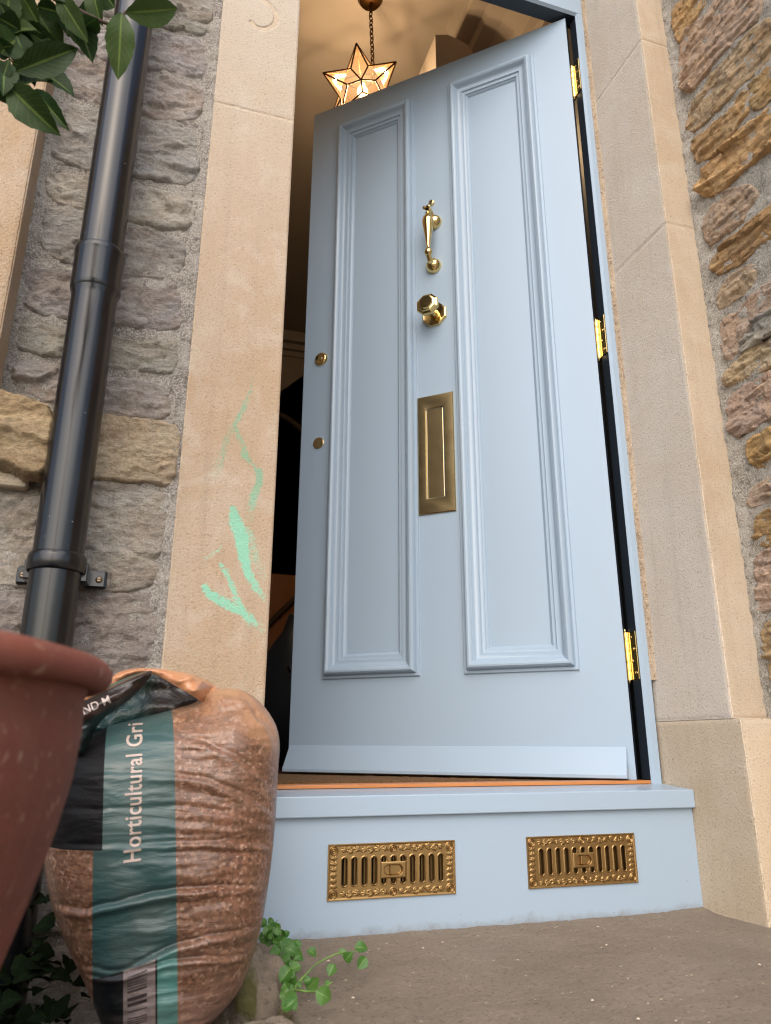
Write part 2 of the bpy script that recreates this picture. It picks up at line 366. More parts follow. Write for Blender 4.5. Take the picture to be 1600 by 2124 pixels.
M['weed'] = m_leaf('weed_leaf', C('#2f5a20'), C('#4f8030'), C('#7fa055'), .45, 6, .25)
M['ivy'] = m_leaf('ground_ivy_leaf', C('#0b1208'), C('#131d0d'), C('#1b2713'), .9, 5, spec=.06)
k = NB('bark'); M['bark'] = k.fin(k.mix(k.noise(50, 4), C('#33261e'), C('#574538')), .85)
k = NB('green_stem'); M['stem'] = k.fin(C('#6f8f45'), .6)
k = NB('grey_twig'); M['twig'] = k.fin(C('#8b7a6c'), .7)
# grit bag
k = NB('grit_bag_plastic')
X, Y, Z = k.sep()          # bag root sits at (0,-.17,0)
lx = k.math('MULTIPLY_ADD', Z, -.095, -.0125); rx = k.math('MULTIPLY_ADD', Z, -.098, .0628)
warp = k.noise(160, 3, .6); v2 = k.scalev((1, 1, 1)); cells = k.vor(300, out='Color'); cf = k.sep(cells)[0]
g1 = k.noise(26, 4, .65, .4)
grit = k.ramp(cf, [(0., C('#432c21')), (.35, C('#694533')), (.65, C('#805743')), (.87, C('#946c55')), (1., C('#ae8f7b'))])
grit = k.mix(k.ramp(g1, [(.35, 0.), (.7, .7)]), grit, C('#5c4434'))
grit = k.mix(k.math('MULTIPLY', warp, .35), grit, C('#8a6850'))
air = k.math('ADD', k.math('MULTIPLY_ADD', k.math('MULTIPLY_ADD', X, .30, Z), 13., -4.05), k.math('MULTIPLY_ADD', k.noise(14, 3), 2.4, -1.2), clamp=True)
clear = k.mix(k.math('MULTIPLY', air, .85), grit, C('#b08461'))
teal = k.mix(k.noise(20, 3), C('#2f4a49'), C('#3a5755'))
def gt(a, b): return k.math('GREATER_THAN', a, b)
def AND(a, b): return k.math('MULTIPLY', a, b)
low = gt(.186, Z)
lxx = k.math('SUBTRACT', lx, k.math('MULTIPLY', low, .009))
band = AND(gt(X, lxx), gt(rx, X))
blk = AND(gt(lx, X), AND(gt(Z, .186), gt(X, -.088)))
zb = k.math('MULTIPLY_ADD', X, .36, .076); bot = gt(zb, Z)
bar_n = k.n('TexWhiteNoise', _noise_dimensions='1D', W=k.math('FLOOR', k.math('MULTIPLY', k.math('SUBTRACT', Z, k.math('MULTIPLY', X, .32)), 900.))).outputs[0]
bars = k.ramp(bar_n, [(.5, 0.), (.52, 1.)])
inbar = AND(gt(X, k.math('ADD', lx, .022)), gt(k.math('SUBTRACT', rx, .022), X))
inq = AND(inbar, AND(gt(X, k.math('ADD', lx, .026)), gt(k.math('SUBTRACT', rx, .030), X)))
zlo = AND(bot, gt(k.math('SUBTRACT', zb, .012), Z))
c = k.mix(band, clear, teal); c = k.mix(blk, c, C('#0d0d0f'))
low_c = k.mix(gt(k.math('SUBTRACT', rx, .02), X), C('#4f7f77'), C('#14181a'))
low_c = k.mix(inbar, low_c, k.mix(k.noise(70, 4, .7), C('#3a3331'), C('#ac9a94'))); low_c = k.mix(AND(AND(inq, zlo), bars), low_c, C('#2a2425'))
c = k.mix(AND(AND(bot, band), gt(k.math('SUBTRACT', zb, .006), Z)), c, low_c)
pale = AND(k.math('MULTIPLY_ADD', Z, -28., 1.5, clamp=True), gt(X, rx)); c = k.mix(k.math('MULTIPLY', pale, .35), c, C('#c39a8c'))
wr = k.noise(30, 4, .6, .8, k.scalev((.35, .6, 1.6))); drops = k.ramp(k.vor(130), [(.0, 1.), (.12, 0.)])
h = k.math('ADD', k.math('MULTIPLY', wr, 1.), k.math('MULTIPLY', drops, .12))
nn = k.bump(h, .45, .006); nn = k.bump(k.math('MULTIPLY', cf, k.math('SUBTRACT', 1., band)), .10, .0015, nn)
dust = k.ramp(k.noise(9, 5, .65, .5), [(.42, 0.), (.75, .5)]); c = k.mix(k.math('MULTIPLY', dust, k.math('MULTIPLY_ADD', blk, -.93, 1.)), c, k.mix(.5, c, C('#8d7869')))
rg = k.math('MULTIPLY_ADD', k.noise(40, 3), .25, .26); rg = k.math('MULTIPLY_ADD', blk, .15, rg)
M['bag'] = k.fin(c, rg, normal=nn, spec=k.math('MULTIPLY_ADD', blk, -.3, .45), coat=k.math('MULTIPLY', k.math('SUBTRACT', 1., blk), .12), coatr=.2)
k = NB('bag_film_amber'); c = k.mix(k.noise(30, 4, .6), C('#a86d46'), C('#cb9670'))
c = k.mix(k.ramp(k.noise(170, 2), [(.66, 0.), (.72, .7)]), c, C('#6e3b20'))
M['film'] = k.fin(c, .32, normal=k.bump(k.noise(28, 4, .6, 1.), .5, .006), coat=.3, coatr=.12)
k = NB('bag_lining'); X, Y, Z = k.sep(); c = k.mix(k.ramp(k.math('MULTIPLY_ADD', X, 8., .5), [(.35, 0.), (.62, 1.)]), C('#1c3a36'), C('#28211d'))
M['lining'] = k.fin(c, .3, normal=k.bump(k.noise(35, 4, .6, 1.), .7, .006))
k = NB('bag_printed_flap'); X, Y, Z = k.sep()
s_ = k.math('SUBTRACT', Z, k.math('MULTIPLY', X, .52))
c = k.ramp(k.math('MULTIPLY_ADD', s_, 10., -3.2), [(.30, C('#1a2524')), (.33, C('#35241f')), (.545, C('#1d1714')), (.56, C('#6e4c38')), (.585, C('#3f6158')), (.66, C('#5f7f74')), (.70, C('#a66c48'))], 'LINEAR')
M['flap'] = k.fin(c, .3, normal=k.bump(k.noise(40, 4, .6, 1.), .5, .005))
k = NB('bag_lettering'); M['letter'] = k.fin(k.mix(k.noise(120, 3), C('#a9958a'), C('#c0aca0')), .35)
k = NB('bag_black_lettering'); M['letter2'] = k.fin(C('#b3a49c'), .4)
k = NB('threshold_wood'); c = k.mix(k.noise(14, 4, .6, .4, k.scalev((.6, 4, 4))), C('#a8632f'), C('#c98a52')); M['wood'] = k.fin(c, .45)
k = NB('coir'); c = k.mix(k.noise(300, 3), C('#4a3118'), C('#8a6436')); M['coir'] = k.fin(c, .95, normal=k.bump(k.noise(400, 3), 1., .004))
k = NB('hall_plaster'); M['plaster'] = k.fin(k.mix(k.noise(2, 3), C('#aca29a'), C('#a0958b')), .8)
k = NB('hall_dark_paint'); M['halldark'] = k.fin(C('#4d3d33'), .6)
k = NB('hall_panel_wood'); M['panel'] = k.fin(k.mix(k.noise(8, 4, .6, .3, k.scalev((1, 1, .15))), C('#9a5c2c'), C('#b67a44')), .4)
k = NB('hall_floor'); M['hfloor'] = k.fin(C('#3b2a1e'), .5)
k = NB('bulb'); k.b.inputs['Emission Color'].default_value = (1, .72, .38, 1); k.b.inputs['Emission Strength'].default_value = 9; M['bulb'] = k.m
k = NB('lamp_glass')
em = k.n('Emission', Color=(1., .52, .17, 1), Strength=.17); tr = k.n('BsdfTransparent', Color=(.95, .70, .42, 1)); tl = k.n('BsdfTranslucent', Color=(1, .85, .6, 1))
gl = k.n('BsdfGlossy', Roughness=.1)
m1 = k.n('MixShader', Fac=.008); k.t.links.new(tr.outputs[0], m1.inputs[1]); k.t.links.new(tl.outputs[0], m1.inputs[2])
m2 = k.n('MixShader', Fac=.08); k.t.links.new(m1.outputs[0], m2.inputs[1]); k.t.links.new(gl.outputs[0], m2.inputs[2])
m3 = k.n('AddShader'); k.t.links.new(m2.outputs[0], m3.inputs[0]); k.t.links.new(em.outputs[0], m3.inputs[1])
k.t.links.new(m3.outputs[0], k.out.inputs[0]); M['lampglass'] = k.m
STAR_SPIN = 98.0; LAMP_W = 20
# ================================================================ SETTING
# ground, paving beyond, soil bed
bm = bmesh.new(); add_box(bm, -30, 30, -40, 1.2, -.30, -.16); from_bm('ground', bm, M['paving'])
tag(bpy.data.objects['ground'], kind='structure')
u, v = np.meshgrid(np.arange(-1.4, .24, .012), np.arange(-1.6, .01, .012), indexing='ij')
Vz = -.085+.018*fbm(u*9, v*9)+.01*fbm(u*40, v*40)
ii = np.arange(u.size).reshape(u.shape); F = np.stack([ii[:-1, :-1], ii[1:, :-1], ii[1:, 1:], ii[:-1, 1:]], -1).reshape(-1, 4)
tag(from_np('garden_bed', np.stack([u, v, Vz], -1).reshape(-1, 3), F, M['soil']), kind='structure')
# concrete step slab: rounded mossy left edge
us = np.concatenate([np.arange(.10, .30, .0035), np.arange(.30, 1.16, .008)]); vs = np.arange(-1.7, .160, .0055)
u, v = np.meshgrid(us, vs, indexing='ij')
edge = .196+.012*fbm(v*5, 0*v+3.3, o=3)+.008*fbm(v*25, 0*v, o=2)
d = u-edge
zz = -.0015+.0012*fbm(u*14, v*14)+.0011*fbm(u*90, v*90, o=3)+.004*fbm(u*2.2, v*2.2, 5., o=2)
drop = np.clip(-d, 0, .2)
zz = zz-.11*sst(0, .10, drop)-.02*sst(0, .02, drop)+.008*fbm(u*30, v*30, 2.)*sst(-.01, .03, drop)
far = sst(.09, .155, v); zz = zz+.006*far*(u > .2)*sst(.9, 1.03, u)
moss = sst(-.012, .012, -d)*1.0+.25*sst(.10, .15, v)*0
ii = np.arange(u.size).reshape(u.shape); F = np.stack([ii[:-1, :-1], ii[1:, :-1], ii[1:, 1:], ii[:-1, 1:]], -1).reshape(-1, 4)
step = from_np('step_slab', np.stack([u, v, zz], -1).reshape(-1, 3), F, M['concrete'], attrs={'moss': moss.ravel()})
tag(step, kind='structure')
# ---- hall behind the door
def hall(name, *a, mat='plaster'): return tag(box(name, *a, M[mat]), kind='structure')
hall('hall_floor', .02, 1.30, .262, 6.0, .10, .2155, mat='hfloor')
hall('hall_ceiling', -.30, 1.5, .36, 6.0, 3.07, 3.2)
hall('hall_wall', 1.17, 1.30, .36, 6.0, .2, 3.07)
hall('hall_wall', -.15, .02, .36, 6.0, .2, 3.07)
hall('hall_wall', -.30, 1.5, 6.0, 6.1, .1, 3.2, mat='halldark')
# arch partition at the far end
bm = bmesh.new(); n = 28; cx, r, zs = .52, .42, 1.98
fr = []; bk = []
outer = [(.02, .2), (.02, 3.07), (1.17, 3.07), (1.17, .2)]
arc = [(cx+r, .2)]+[(cx+r*math.cos(math.pi*i/n), zs+r*math.sin(math.pi*i/n)) for i in range(n+1)]+[(cx-r, .2)]
loop = [(.02, .2), (.02, 3.07), (1.17, 3.07), (1.17, .2)]+arc
vsF = [bm.verts.new((x, 3.4, z)) for x, z in loop]; vsB = [bm.verts.new((x, 3.55, z)) for x, z in loop]
bm.faces.new(vsF); bm.faces.new(vsB[::-1])
for i in range(len(loop)): j = (i+1) % len(loop); bm.faces.new((vsF[i], vsF[j], vsB[j], vsB[i]))
bmesh.ops.triangulate(bm, faces=[f for f in bm.faces if len(f.verts) > 4])
aw = tag(from_bm('hall_arch_wall', bm, M['plaster']), kind='structure')
pts = [(cx+(r+.035)*math.cos(math.pi*i/n), 3.385, zs+(r+.035)*math.sin(math.pi*i/n)) for i in range(n+1)]
tube('arch_moulding', pts, .022, M['halldark'], aw)
for i, (z, rr) in enumerate(((2.93, .03), (2.88, .018), (2.99, .045))):
    box('cornice', .02, 1.17, 3.4-rr, 3.4, z-.02, z+.02, M['plaster'], aw, .006)
# cornice along the right wall, stepped profile
prof = [(0, 2.80), (.02, 2.80), (.025, 2.84), (.05, 2.86), (.06, 2.92), (.10, 2.97), (.15, 3.0), (.16, 3.03), (.22, 3.04), (.225, 3.055), (.26, 3.058), (.262, 3.07), (0, 3.07)]
bm = bmesh.new()
A = [bm.verts.new((1.17-a, .37, z)) for a, z in prof]; B_ = [bm.verts.new((1.17-a, 3.39, z)) for a, z in prof]
for i in range(len(prof)): j = (i+1) % len(prof); bm.faces.new((A[i], A[j], B_[j], B_[i]))
tag(from_bm('hall_cornice', bm, M['plaster']), kind='structure')
# boxed pier with a rounded shoulder beside the cornice
bm = bmesh.new()
pf = [(.825, 2.2), (.825, 2.91)]+[(.825+.05+.10*math.sin(R_(t)), 2.91+.0+.02*math.cos(R_(t))-.02*(t/90)) for t in (0, 30, 60, 90)]+[(.99, 2.86), (1.165, 2.84), (1.165, 2.2)]
A = [bm.verts.new((x, .85, z)) for x, z in pf]; B_ = [bm.verts.new((x, 1.55, z)) for x, z in pf]
bm.faces.new(A); bm.faces.new(B_[::-1])
for i in range(len(pf)): j = (i+1) % len(pf); bm.faces.new((A[i], A[j], B_[j], B_[i]))
tag(from_bm('wall_pier', bm, M['plaster'], color=None), kind='structure')
# panelled stair side
st = tag(box('stair_panel', .50, .94, 3.2, 3.24, .216, 1.27, M['panel']), 'brown panelled stair side glimpsed through the gap beside the door', 'staircase', kind='thing')
bm = bmesh.new(); st_p = [(1.95, .62), (3.3, 1.10)]
tube('handrail_moulding', [(.52, 3.19, .83), (.93, 3.19, 1.27)], .018, M['halldark'], st)
# things in the dark of the hall : a heap of coats with twiggy wires
heap = empty('coat_heap', (.50, 1.35, .216), 'dark heap of coats and twigs on the hall floor behind the door edge', 'coats')
V, F = lathe_np([(.0, .0), (.14, .02), (.17, .2), (.15, .34), (.11, .44), (.05, .50), (0, .51)], 40, 'Z', (.53, 1.42, .216))
V = V+np.stack([fbm(V[:, 0]*9, V[:, 2]*9, 1.)*.05, fbm(V[:, 0]*9, V[:, 2]*9, 4.)*.04, fbm(V[:, 0]*8, V[:, 1]*8, 7.)*.04], -1); V[:, 2] = np.maximum(V[:, 2], .218)
from_np('coat', V, F, M['navy'], heap)
for i in range(9):
    a0 = rnd.uniform(0, 6.3); p0 = Vector((.5, 1.36, .45)); pts = [p0+Vector((.05*math.cos(a0), .05*math.sin(a0), 0))*k*.9+Vector((rnd.uniform(-.02, .02), rnd.uniform(-.02, .02), .05*k-.008*k*k)) for k in range(5)]
    tube('twig', spline(pts, 4), .0035, M['bark'], heap, 6)
# ---- masonry mass round the opening, so that no daylight leaks into the hall
hall('house_wall', -1.6, .010, .035, .36, -.16, 4.2, mat='halldark')
hall('house_wall', .010, .166, .060, .36, -.16, 2.66, mat='halldark')
hall('house_wall', 1.05, 1.45, .035, .36, -.16, 2.66, mat='halldark')
hall('house_wall', .010, 1.45, .035, .36, 2.66, 4.2, mat='halldark')
hall('underfloor', .166, 1.05, .18, .36, -.16, .14, mat='halldark')

# ================================================================ DOOR SURROUND (jamb stones)
sur = empty('stone_surround', (.6, 0, 0), 'pale sandstone door surround with green spray paint on one jamb', 'door surround')
PAINT=[
[(0.1198,0.8935,0.0018,0.50),(0.1204,0.8711,0.0022,0.60),(0.1085,0.8299,0.0039,0.70),(0.0982,0.8018,0.0039,0.70)],
[(0.0982,0.8018,0.0043,0.50),(0.0878,0.7790,0.0048,0.50),(0.0763,0.7285,0.0063,0.45),(0.0719,0.7006,0.0062,0.15)],
[(0.0986,0.7947,0.0048,0.60),(0.1134,0.7658,0.0039,0.60),(0.1178,0.7475,0.0062,0.90),(0.1294,0.7337,0.0024,0.60),(0.1420,0.7224,0.0039,0.90)],
[(0.1419,0.7236,0.0050,1.00),(0.1431,0.7017,0.0052,1.00),(0.1338,0.6756,0.0059,0.80),(0.1310,0.6327,0.0058,0.15)],
[(0.1033,0.6545,0.0044,1.10),(0.1089,0.6328,0.0083,1.10),(0.1209,0.6075,0.0104,1.10),(0.1244,0.5839,0.0078,1.10),(0.1312,0.5565,0.0057,1.10),(0.1474,0.5279,0.0057,0.80),(0.1672,0.5060,0.0057,0.20)],
[(0.1317,0.6195,0.0063,0.50),(0.1422,0.5832,0.0063,0.50),(0.1590,0.5436,0.0063,0.25)],
[(0.0911,0.5600,0.0036,0.80),(0.1058,0.5378,0.0036,0.80),(0.1200,0.5053,0.0042,0.80),(0.1314,0.4853,0.0056,0.90),(0.1591,0.4642,0.0061,0.40)],
[(0.0675,0.5248,0.0040,1.00),(0.0773,0.5131,0.0055,1.00),(0.0981,0.5020,0.0070,0.90),(0.1293,0.4873,0.0051,0.90)],
[(0.0635,0.5643,0.0022,0.45),(0.0900,0.5898,0.0022,0.45)]]
CARVE = [(.060,1.800),(.0773,1.7677),(0.0879,1.7558),(0.1083,1.7452),(0.1233,1.7218),(0.1187,1.6938),(0.1000,1.6764),(0.0824,1.6763),(0.0742,1.6849)]
CARVE = [(p.x, p.z) for p in spline([(a, 0, b) for a, b in CARVE[1:]], 5)]
def paintf(u, v, sd):
    out = np.zeros_like(u); wob = .0016*fbm(u*90, v*90, o=2)
    for S in PAINT:
        for (x0, z0, w0, i0), (x1, z1, w1, i1) in zip(S[:-1], S[1:]):
            dx, dz = x1-x0, z1-z0; t = np.clip(((u-x0)*dx+(v-z0)*dz)/(dx*dx+dz*dz), 0, 1)
            q = np.hypot(u-x0-t*dx, v-z0-t*dz)+wob; w = (w0+(w1-w0)*t)*1.3; it = i0+(i1-i0)*t
            out = np.maximum(out, it*(1-sst(.35, 1.45, q/w)))
    return out
def tonef(u, v, sd): return sst(.70, .62, v)*1.0
def carved(u, v):
    best = np.full(u.shape, 1.)
    for (x0, z0), (x1, z1) in zip(CARVE[:-1], CARVE[1:]):
        dx, dz = x1-x0, z1-z0; t = np.clip(((u-x0)*dx+(v-z0)*dz)/(dx*dx+dz*dz), 0, 1)
        best = np.minimum(best, np.hypot(u-x0-t*dx, v-z0-t*dz))
    return best
def stone_face(name, poly, O, U, Vv, N, mat, parent, step=.004, rough=.0006, edge=.004, depth=.02, attrs=None, carve=False, chips=.6):
    depth = min(depth, .0024)
    def h(u, v, sd):
        jag = chips*.003*np.clip(fbm(u*60, v*60, 1.7, o=3), 0, 1)
        hh = -depth*(1-np.sqrt(np.clip(1-(1-np.clip((sd+.0-jag)/edge, 0, 1))**2, 0, 1)))*.25
        hh = np.where(sd <= 1e-9, -depth, hh)
        hh = hh+rough*fbm(u*12, v*12, .3)+rough*.6*fbm(u*120, v*120, o=2)
        if carve: hh = hh-.006*(1-sst(.0015, .0055, carved(u, v)))
        return hh
    return patch(name, poly, O, U, Vv, N, step, h, mat, parent, attrs=attrs)
def rect(a, b, c, d): return [(a, c), (b, c), (b, d), (a, d)]
XZ = ((0, 0, 0), (1, 0, 0), (0, 0, 1), (0, -1, 0))
# left jamb: three stones; joint at 1.461
lj1 = stone_face('jamb_stone', rect(.0155, .1705, -.10, 1.4605), *XZ, M['sandL'], sur, .003, attrs={'paint': paintf, 'tone': tonef})
tag(lj1, 'jamb stone with green spray paint strokes')
zero = {'paint': lambda u, v, s: 0*u, 'tone': lambda u, v, s: 0*u}
lj2 = stone_face('jamb_stone', rect(.0155, .1705, 1.4622, 2.05), *XZ, M['sandL'], sur, .003, attrs=zero, carve=True)
tag(lj2, 'jamb stone with a carved number')
lj3 = stone_face('jamb_stone', rect(.0155, .1705, 2.0516, 2.66), *XZ, M['sandL'], sur, .006, attrs=zero)
for (z0, z1), o in (((-.10, 1.4605), lj1), ((1.4622, 2.05), lj2), ((2.0516, 2.66), lj3)):
    s_ = box('stone_body', .018, .1685, .0035, .20, z0, z1, M['sandR'], o)
box('joint_mortar', .0165, .1695, .0012, .0033, -.1, 2.66, M['sandR'], sur)
# right jamb: stones with a reveal and a front face, joints at 1.435 and 1.989, base proud
for z0, z1 in ((.340, 1.4343), (1.4359, 1.9880), (1.9896, 2.66)):
    fr_ = stone_face('jamb_stone', rect(1.034, 1.128, z0, z1), *XZ, M['sandR'], sur, .004, edge=.003)
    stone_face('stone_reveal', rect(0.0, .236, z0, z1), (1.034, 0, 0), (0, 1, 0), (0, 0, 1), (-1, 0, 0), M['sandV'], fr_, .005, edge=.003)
    box('stone_body', 1.0375, 1.17, .0035, .236, z0, z1, M['sandR'], fr_)
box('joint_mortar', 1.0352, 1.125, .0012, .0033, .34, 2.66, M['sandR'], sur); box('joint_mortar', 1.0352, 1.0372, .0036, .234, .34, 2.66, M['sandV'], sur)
pb = stone_face('base_stone', rect(1.034, 1.34, -.12, .3396), (0, -.021, 0), (1, 0, 0), (0, 0, 1), (0, -1, 0), M['sandB'], sur, .004, edge=.006)
stone_face('stone_reveal', rect(-.021, .236, -.12, .3396), (1.034, 0, 0), (0, 1, 0), (0, 0, 1), (-1, 0, 0), M['sandB'], pb, .005, edge=.005)
# weathered top of the base stone
u, v = np.meshgrid(np.arange(1.036, 1.34, .006), np.linspace(-.020, .002, 6), indexing='ij'); zz = .3386+.35*(v+.020)*.2+.001*fbm(u*40, v*90)
ii = np.arange(u.size).reshape(u.shape); F = np.stack([ii[:-1, :-1], ii[1:, :-1], ii[1:, 1:], ii[:-1, 1:]], -1).reshape(-1, 4)
from_np('stone_top', np.stack([u, v, zz], -1).reshape(-1, 3), F, M['sandR'], pb)
lint = stone_face('lintel_stone', rect(.0, 1.16, 2.662, 3.0), *XZ, M['sandR'], sur, .012)
box('stone_body', .0, 1.16, .004, .034, 2.662, 3.0, M['sandR'], lint)

# ================================================================ DOOR FRAME
frame = empty('doorcase', (1.0, .215, .215), 'pale blue painted door frame with dark inner rebate beside the stone', 'door frame')
# right post : profile in x,y extruded in z ; blue outside, navy rebate inside
def post(name, prof, z0, z1, mats, idx, parent):
    bm = bmesh.new(); A = [bm.verts.new((x, y, z0)) for x, y in prof]; B2 = [bm.verts.new((x, y, z1)) for x, y in prof]
    for i in range(len(prof)):
        j = (i+1) % len(prof); f = bm.faces.new((A[i], A[j], B2[j], B2[i])); f.material_index = idx[i]
    bm.faces.new(A[::-1]); bm.faces.new(B2)
    return from_bm(name, bm, mats, parent)
pr = [(1.0275, .215), (1.0125, .215), (1.0065, .2215), (1.0065, .250), (1.0275, .250)]
post('post', pr, .2135, 2.327, [M['blue'], M['navy']], [0, 0, 1, 1, 1], frame)
pl = [(.150, .215), (.162, .215), (.168, .2215), (.168, .250), (.150, .250)]
post('post', pl, .2135, 2.327, [M['blue'], M['navy']], [0, 0, 1, 1, 1], frame)
# head: profile in y,z
hp = [(.215, 2.66), (.215, 2.3285), (.2225, 2.3225), (.262, 2.3225), (.262, 2.66)]
bm = bmesh.new(); A = [bm.verts.new((.150, y, z)) for y, z in hp]; B2 = [bm.verts.new((1.034, y, z)) for y, z in hp]
for i in range(len(hp)):
    j = (i+1) % len(hp); f = bm.faces.new((A[i], A[j], B2[j], B2[i])); f.material_index = [0, 0, 1, 1, 0][i]
bm.faces.new(A[::-1]); bm.faces.new(B2); from_bm('head', bm, [M['blue'], M['navy']], frame)
box('inner_lining', 1.042, 1.06, .2505, .36, .2135, 2.66, M['navy'], frame)
# mortar bead between frame and stone: lumpy, broken away near the foot
def bead(z0, z1, mat, nm, w=.0058):
    zs = np.arange(z0, z1, .0035); k = np.linspace(0, 1, 6)
    u, v = np.meshgrid(k, zs, indexing='ij')
    x = 1.0262+u*(1.036-1.0262)+.0016*fbm(v*70, u*3, 1.)*(u < .5)-.0014*(u < .3)*np.abs(fbm(v*30, 2.+0*v))
    y = .2165-.007*np.sin(np.pi*np.clip(u, .0, 1))-.012*u**2+.0016*fbm(v*140, u*20, 9.)
    ii = np.arange(u.size).reshape(u.shape); F = np.stack([ii[:-1, :-1], ii[1:, :-1], ii[1:, 1:], ii[:-1, 1:]], -1).reshape(-1, 4)
    from_np(nm, np.stack([x, y, v], -1).reshape(-1, 3), F, mat, frame)
bead(.425, 2.5, M['bead'], 'mortar_bead')
box('gap_filler', 1.0277, 1.0335, .222, .24, .2137, .425, M['black'], frame)

# ================================================================ SILL AND RISER
sill = empty('door_step', (.6, .139, 0), 'pale blue painted timber step with two brass vents below the door', 'doorstep')
bm = bmesh.new(); sp_ = [(.1275, .210), (.1275, .1770), (.26, .1770), (.26, .2170), (.2115, .2162)]
A = [bm.verts.new((.172, y, z)) for y, z in sp_]; B2 = [bm.verts.new((1.0335, y, z)) for y, z in sp_]
for i in range(len(sp_)): j = (i+1) % len(sp_); bm.faces.new((A[i], A[j], B2[j], B2[i]))
bm.faces.new(A[::-1]); bm.faces.new(B2); so = from_bm('sill', bm, M['blue'], sill)
mod = so.modifiers.new('b', 'BEVEL'); mod.width = .0018; mod.segments = 2
box('caulk', .25, 1.0338, .128, .215, .2085, .2118, M['bead'], sill) if False else None
# riser with two vent openings
def plate_holes(name, x0, x1, z0, z1, y, holes, mat, parent, depth=.012):
    xs = sorted({x0, x1}|{h[0] for h in holes}|{h[1] for h in holes}); zs = sorted({z0, z1}|{h[2] for h in holes}|{h[3] for h in holes})
    bm = bmesh.new(); vv = {}
    def vt(i, j):
        if (i, j) not in vv: vv[(i, j)] = bm.verts.new((xs[i], y, zs[j]))
        return vv[(i, j)]
    for i in range(len(xs)-1):
        for j in range(len(zs)-1):
            cx_, cz_ = (xs[i]+xs[i+1])/2, (zs[j]+zs[j+1])/2
            if any(h[0] < cx_ < h[1] and h[2] < cz_ < h[3] for h in holes): continue
            bm.faces.new((vt(i, j), vt(i+1, j), vt(i+1, j+1), vt(i, j+1)))
    r = bmesh.ops.extrude_face_region(bm, geom=list(bm.faces))
    for e in r['geom']:
        if isinstance(e, bmesh.types.BMVert): e.co.y += depth
    return from_bm(name, bm, mat, parent)
VENTS = [(.3075, .532, .0505, .1345), (.6705, .8945, .0510, .1345)]
rb = plate_holes('riser_board', .172, 1.0337, -.03, .1768, .139, [(a+.008, b-.008, c+.008, d-.008) for a, b, c, d in VENTS], M['blue2'], sill, .02)
box('riser_back', .172, 1.0337, .1755, .179, -.03, .17, M['black'], sill)
# vent plate relief
VW, VH = .2245, .084
slotx = [(.124+.0758*i)*VW for i in range(11)]
def slotdist(u, v):
    best = np.full(u.shape, 1.)
    for x in slotx:
        best = np.minimum(best, np.hypot(u-x, np.maximum(np.abs(v-VH/2)-.0172, 0))-.0036)
    return best
bx0, bx1, bz0, bz1 = slotx[4]-.005, slotx[6]+.005, VH/2-.0128, VH/2+.0128
def ventdist(u, v):
    d = slotdist(u, v)
    boss = np.maximum(np.maximum(bx0-u, u-bx1), np.maximum(bz0-v, v-bz1))     # <0 inside the slider boss
    return np.maximum(d, -boss), boss
def leaf_rel(u, v, cx, cz, ang, L, w):
    c, s = math.cos(ang), math.sin(ang); a = (u-cx)*c+(v-cz)*s; b = -(u-cx)*s+(v-cz)*c
    t = np.clip(a/L, 0, 1); prof_ = w*np.sin(np.pi*t**.7)+1e-6
    h = np.clip(1-np.abs(b)/prof_, 0, 1)*(a > 0)*(a < L)
    return np.sqrt(h)*.7+.3*h-.25*(np.abs(b) < .0005)*(h > 0)
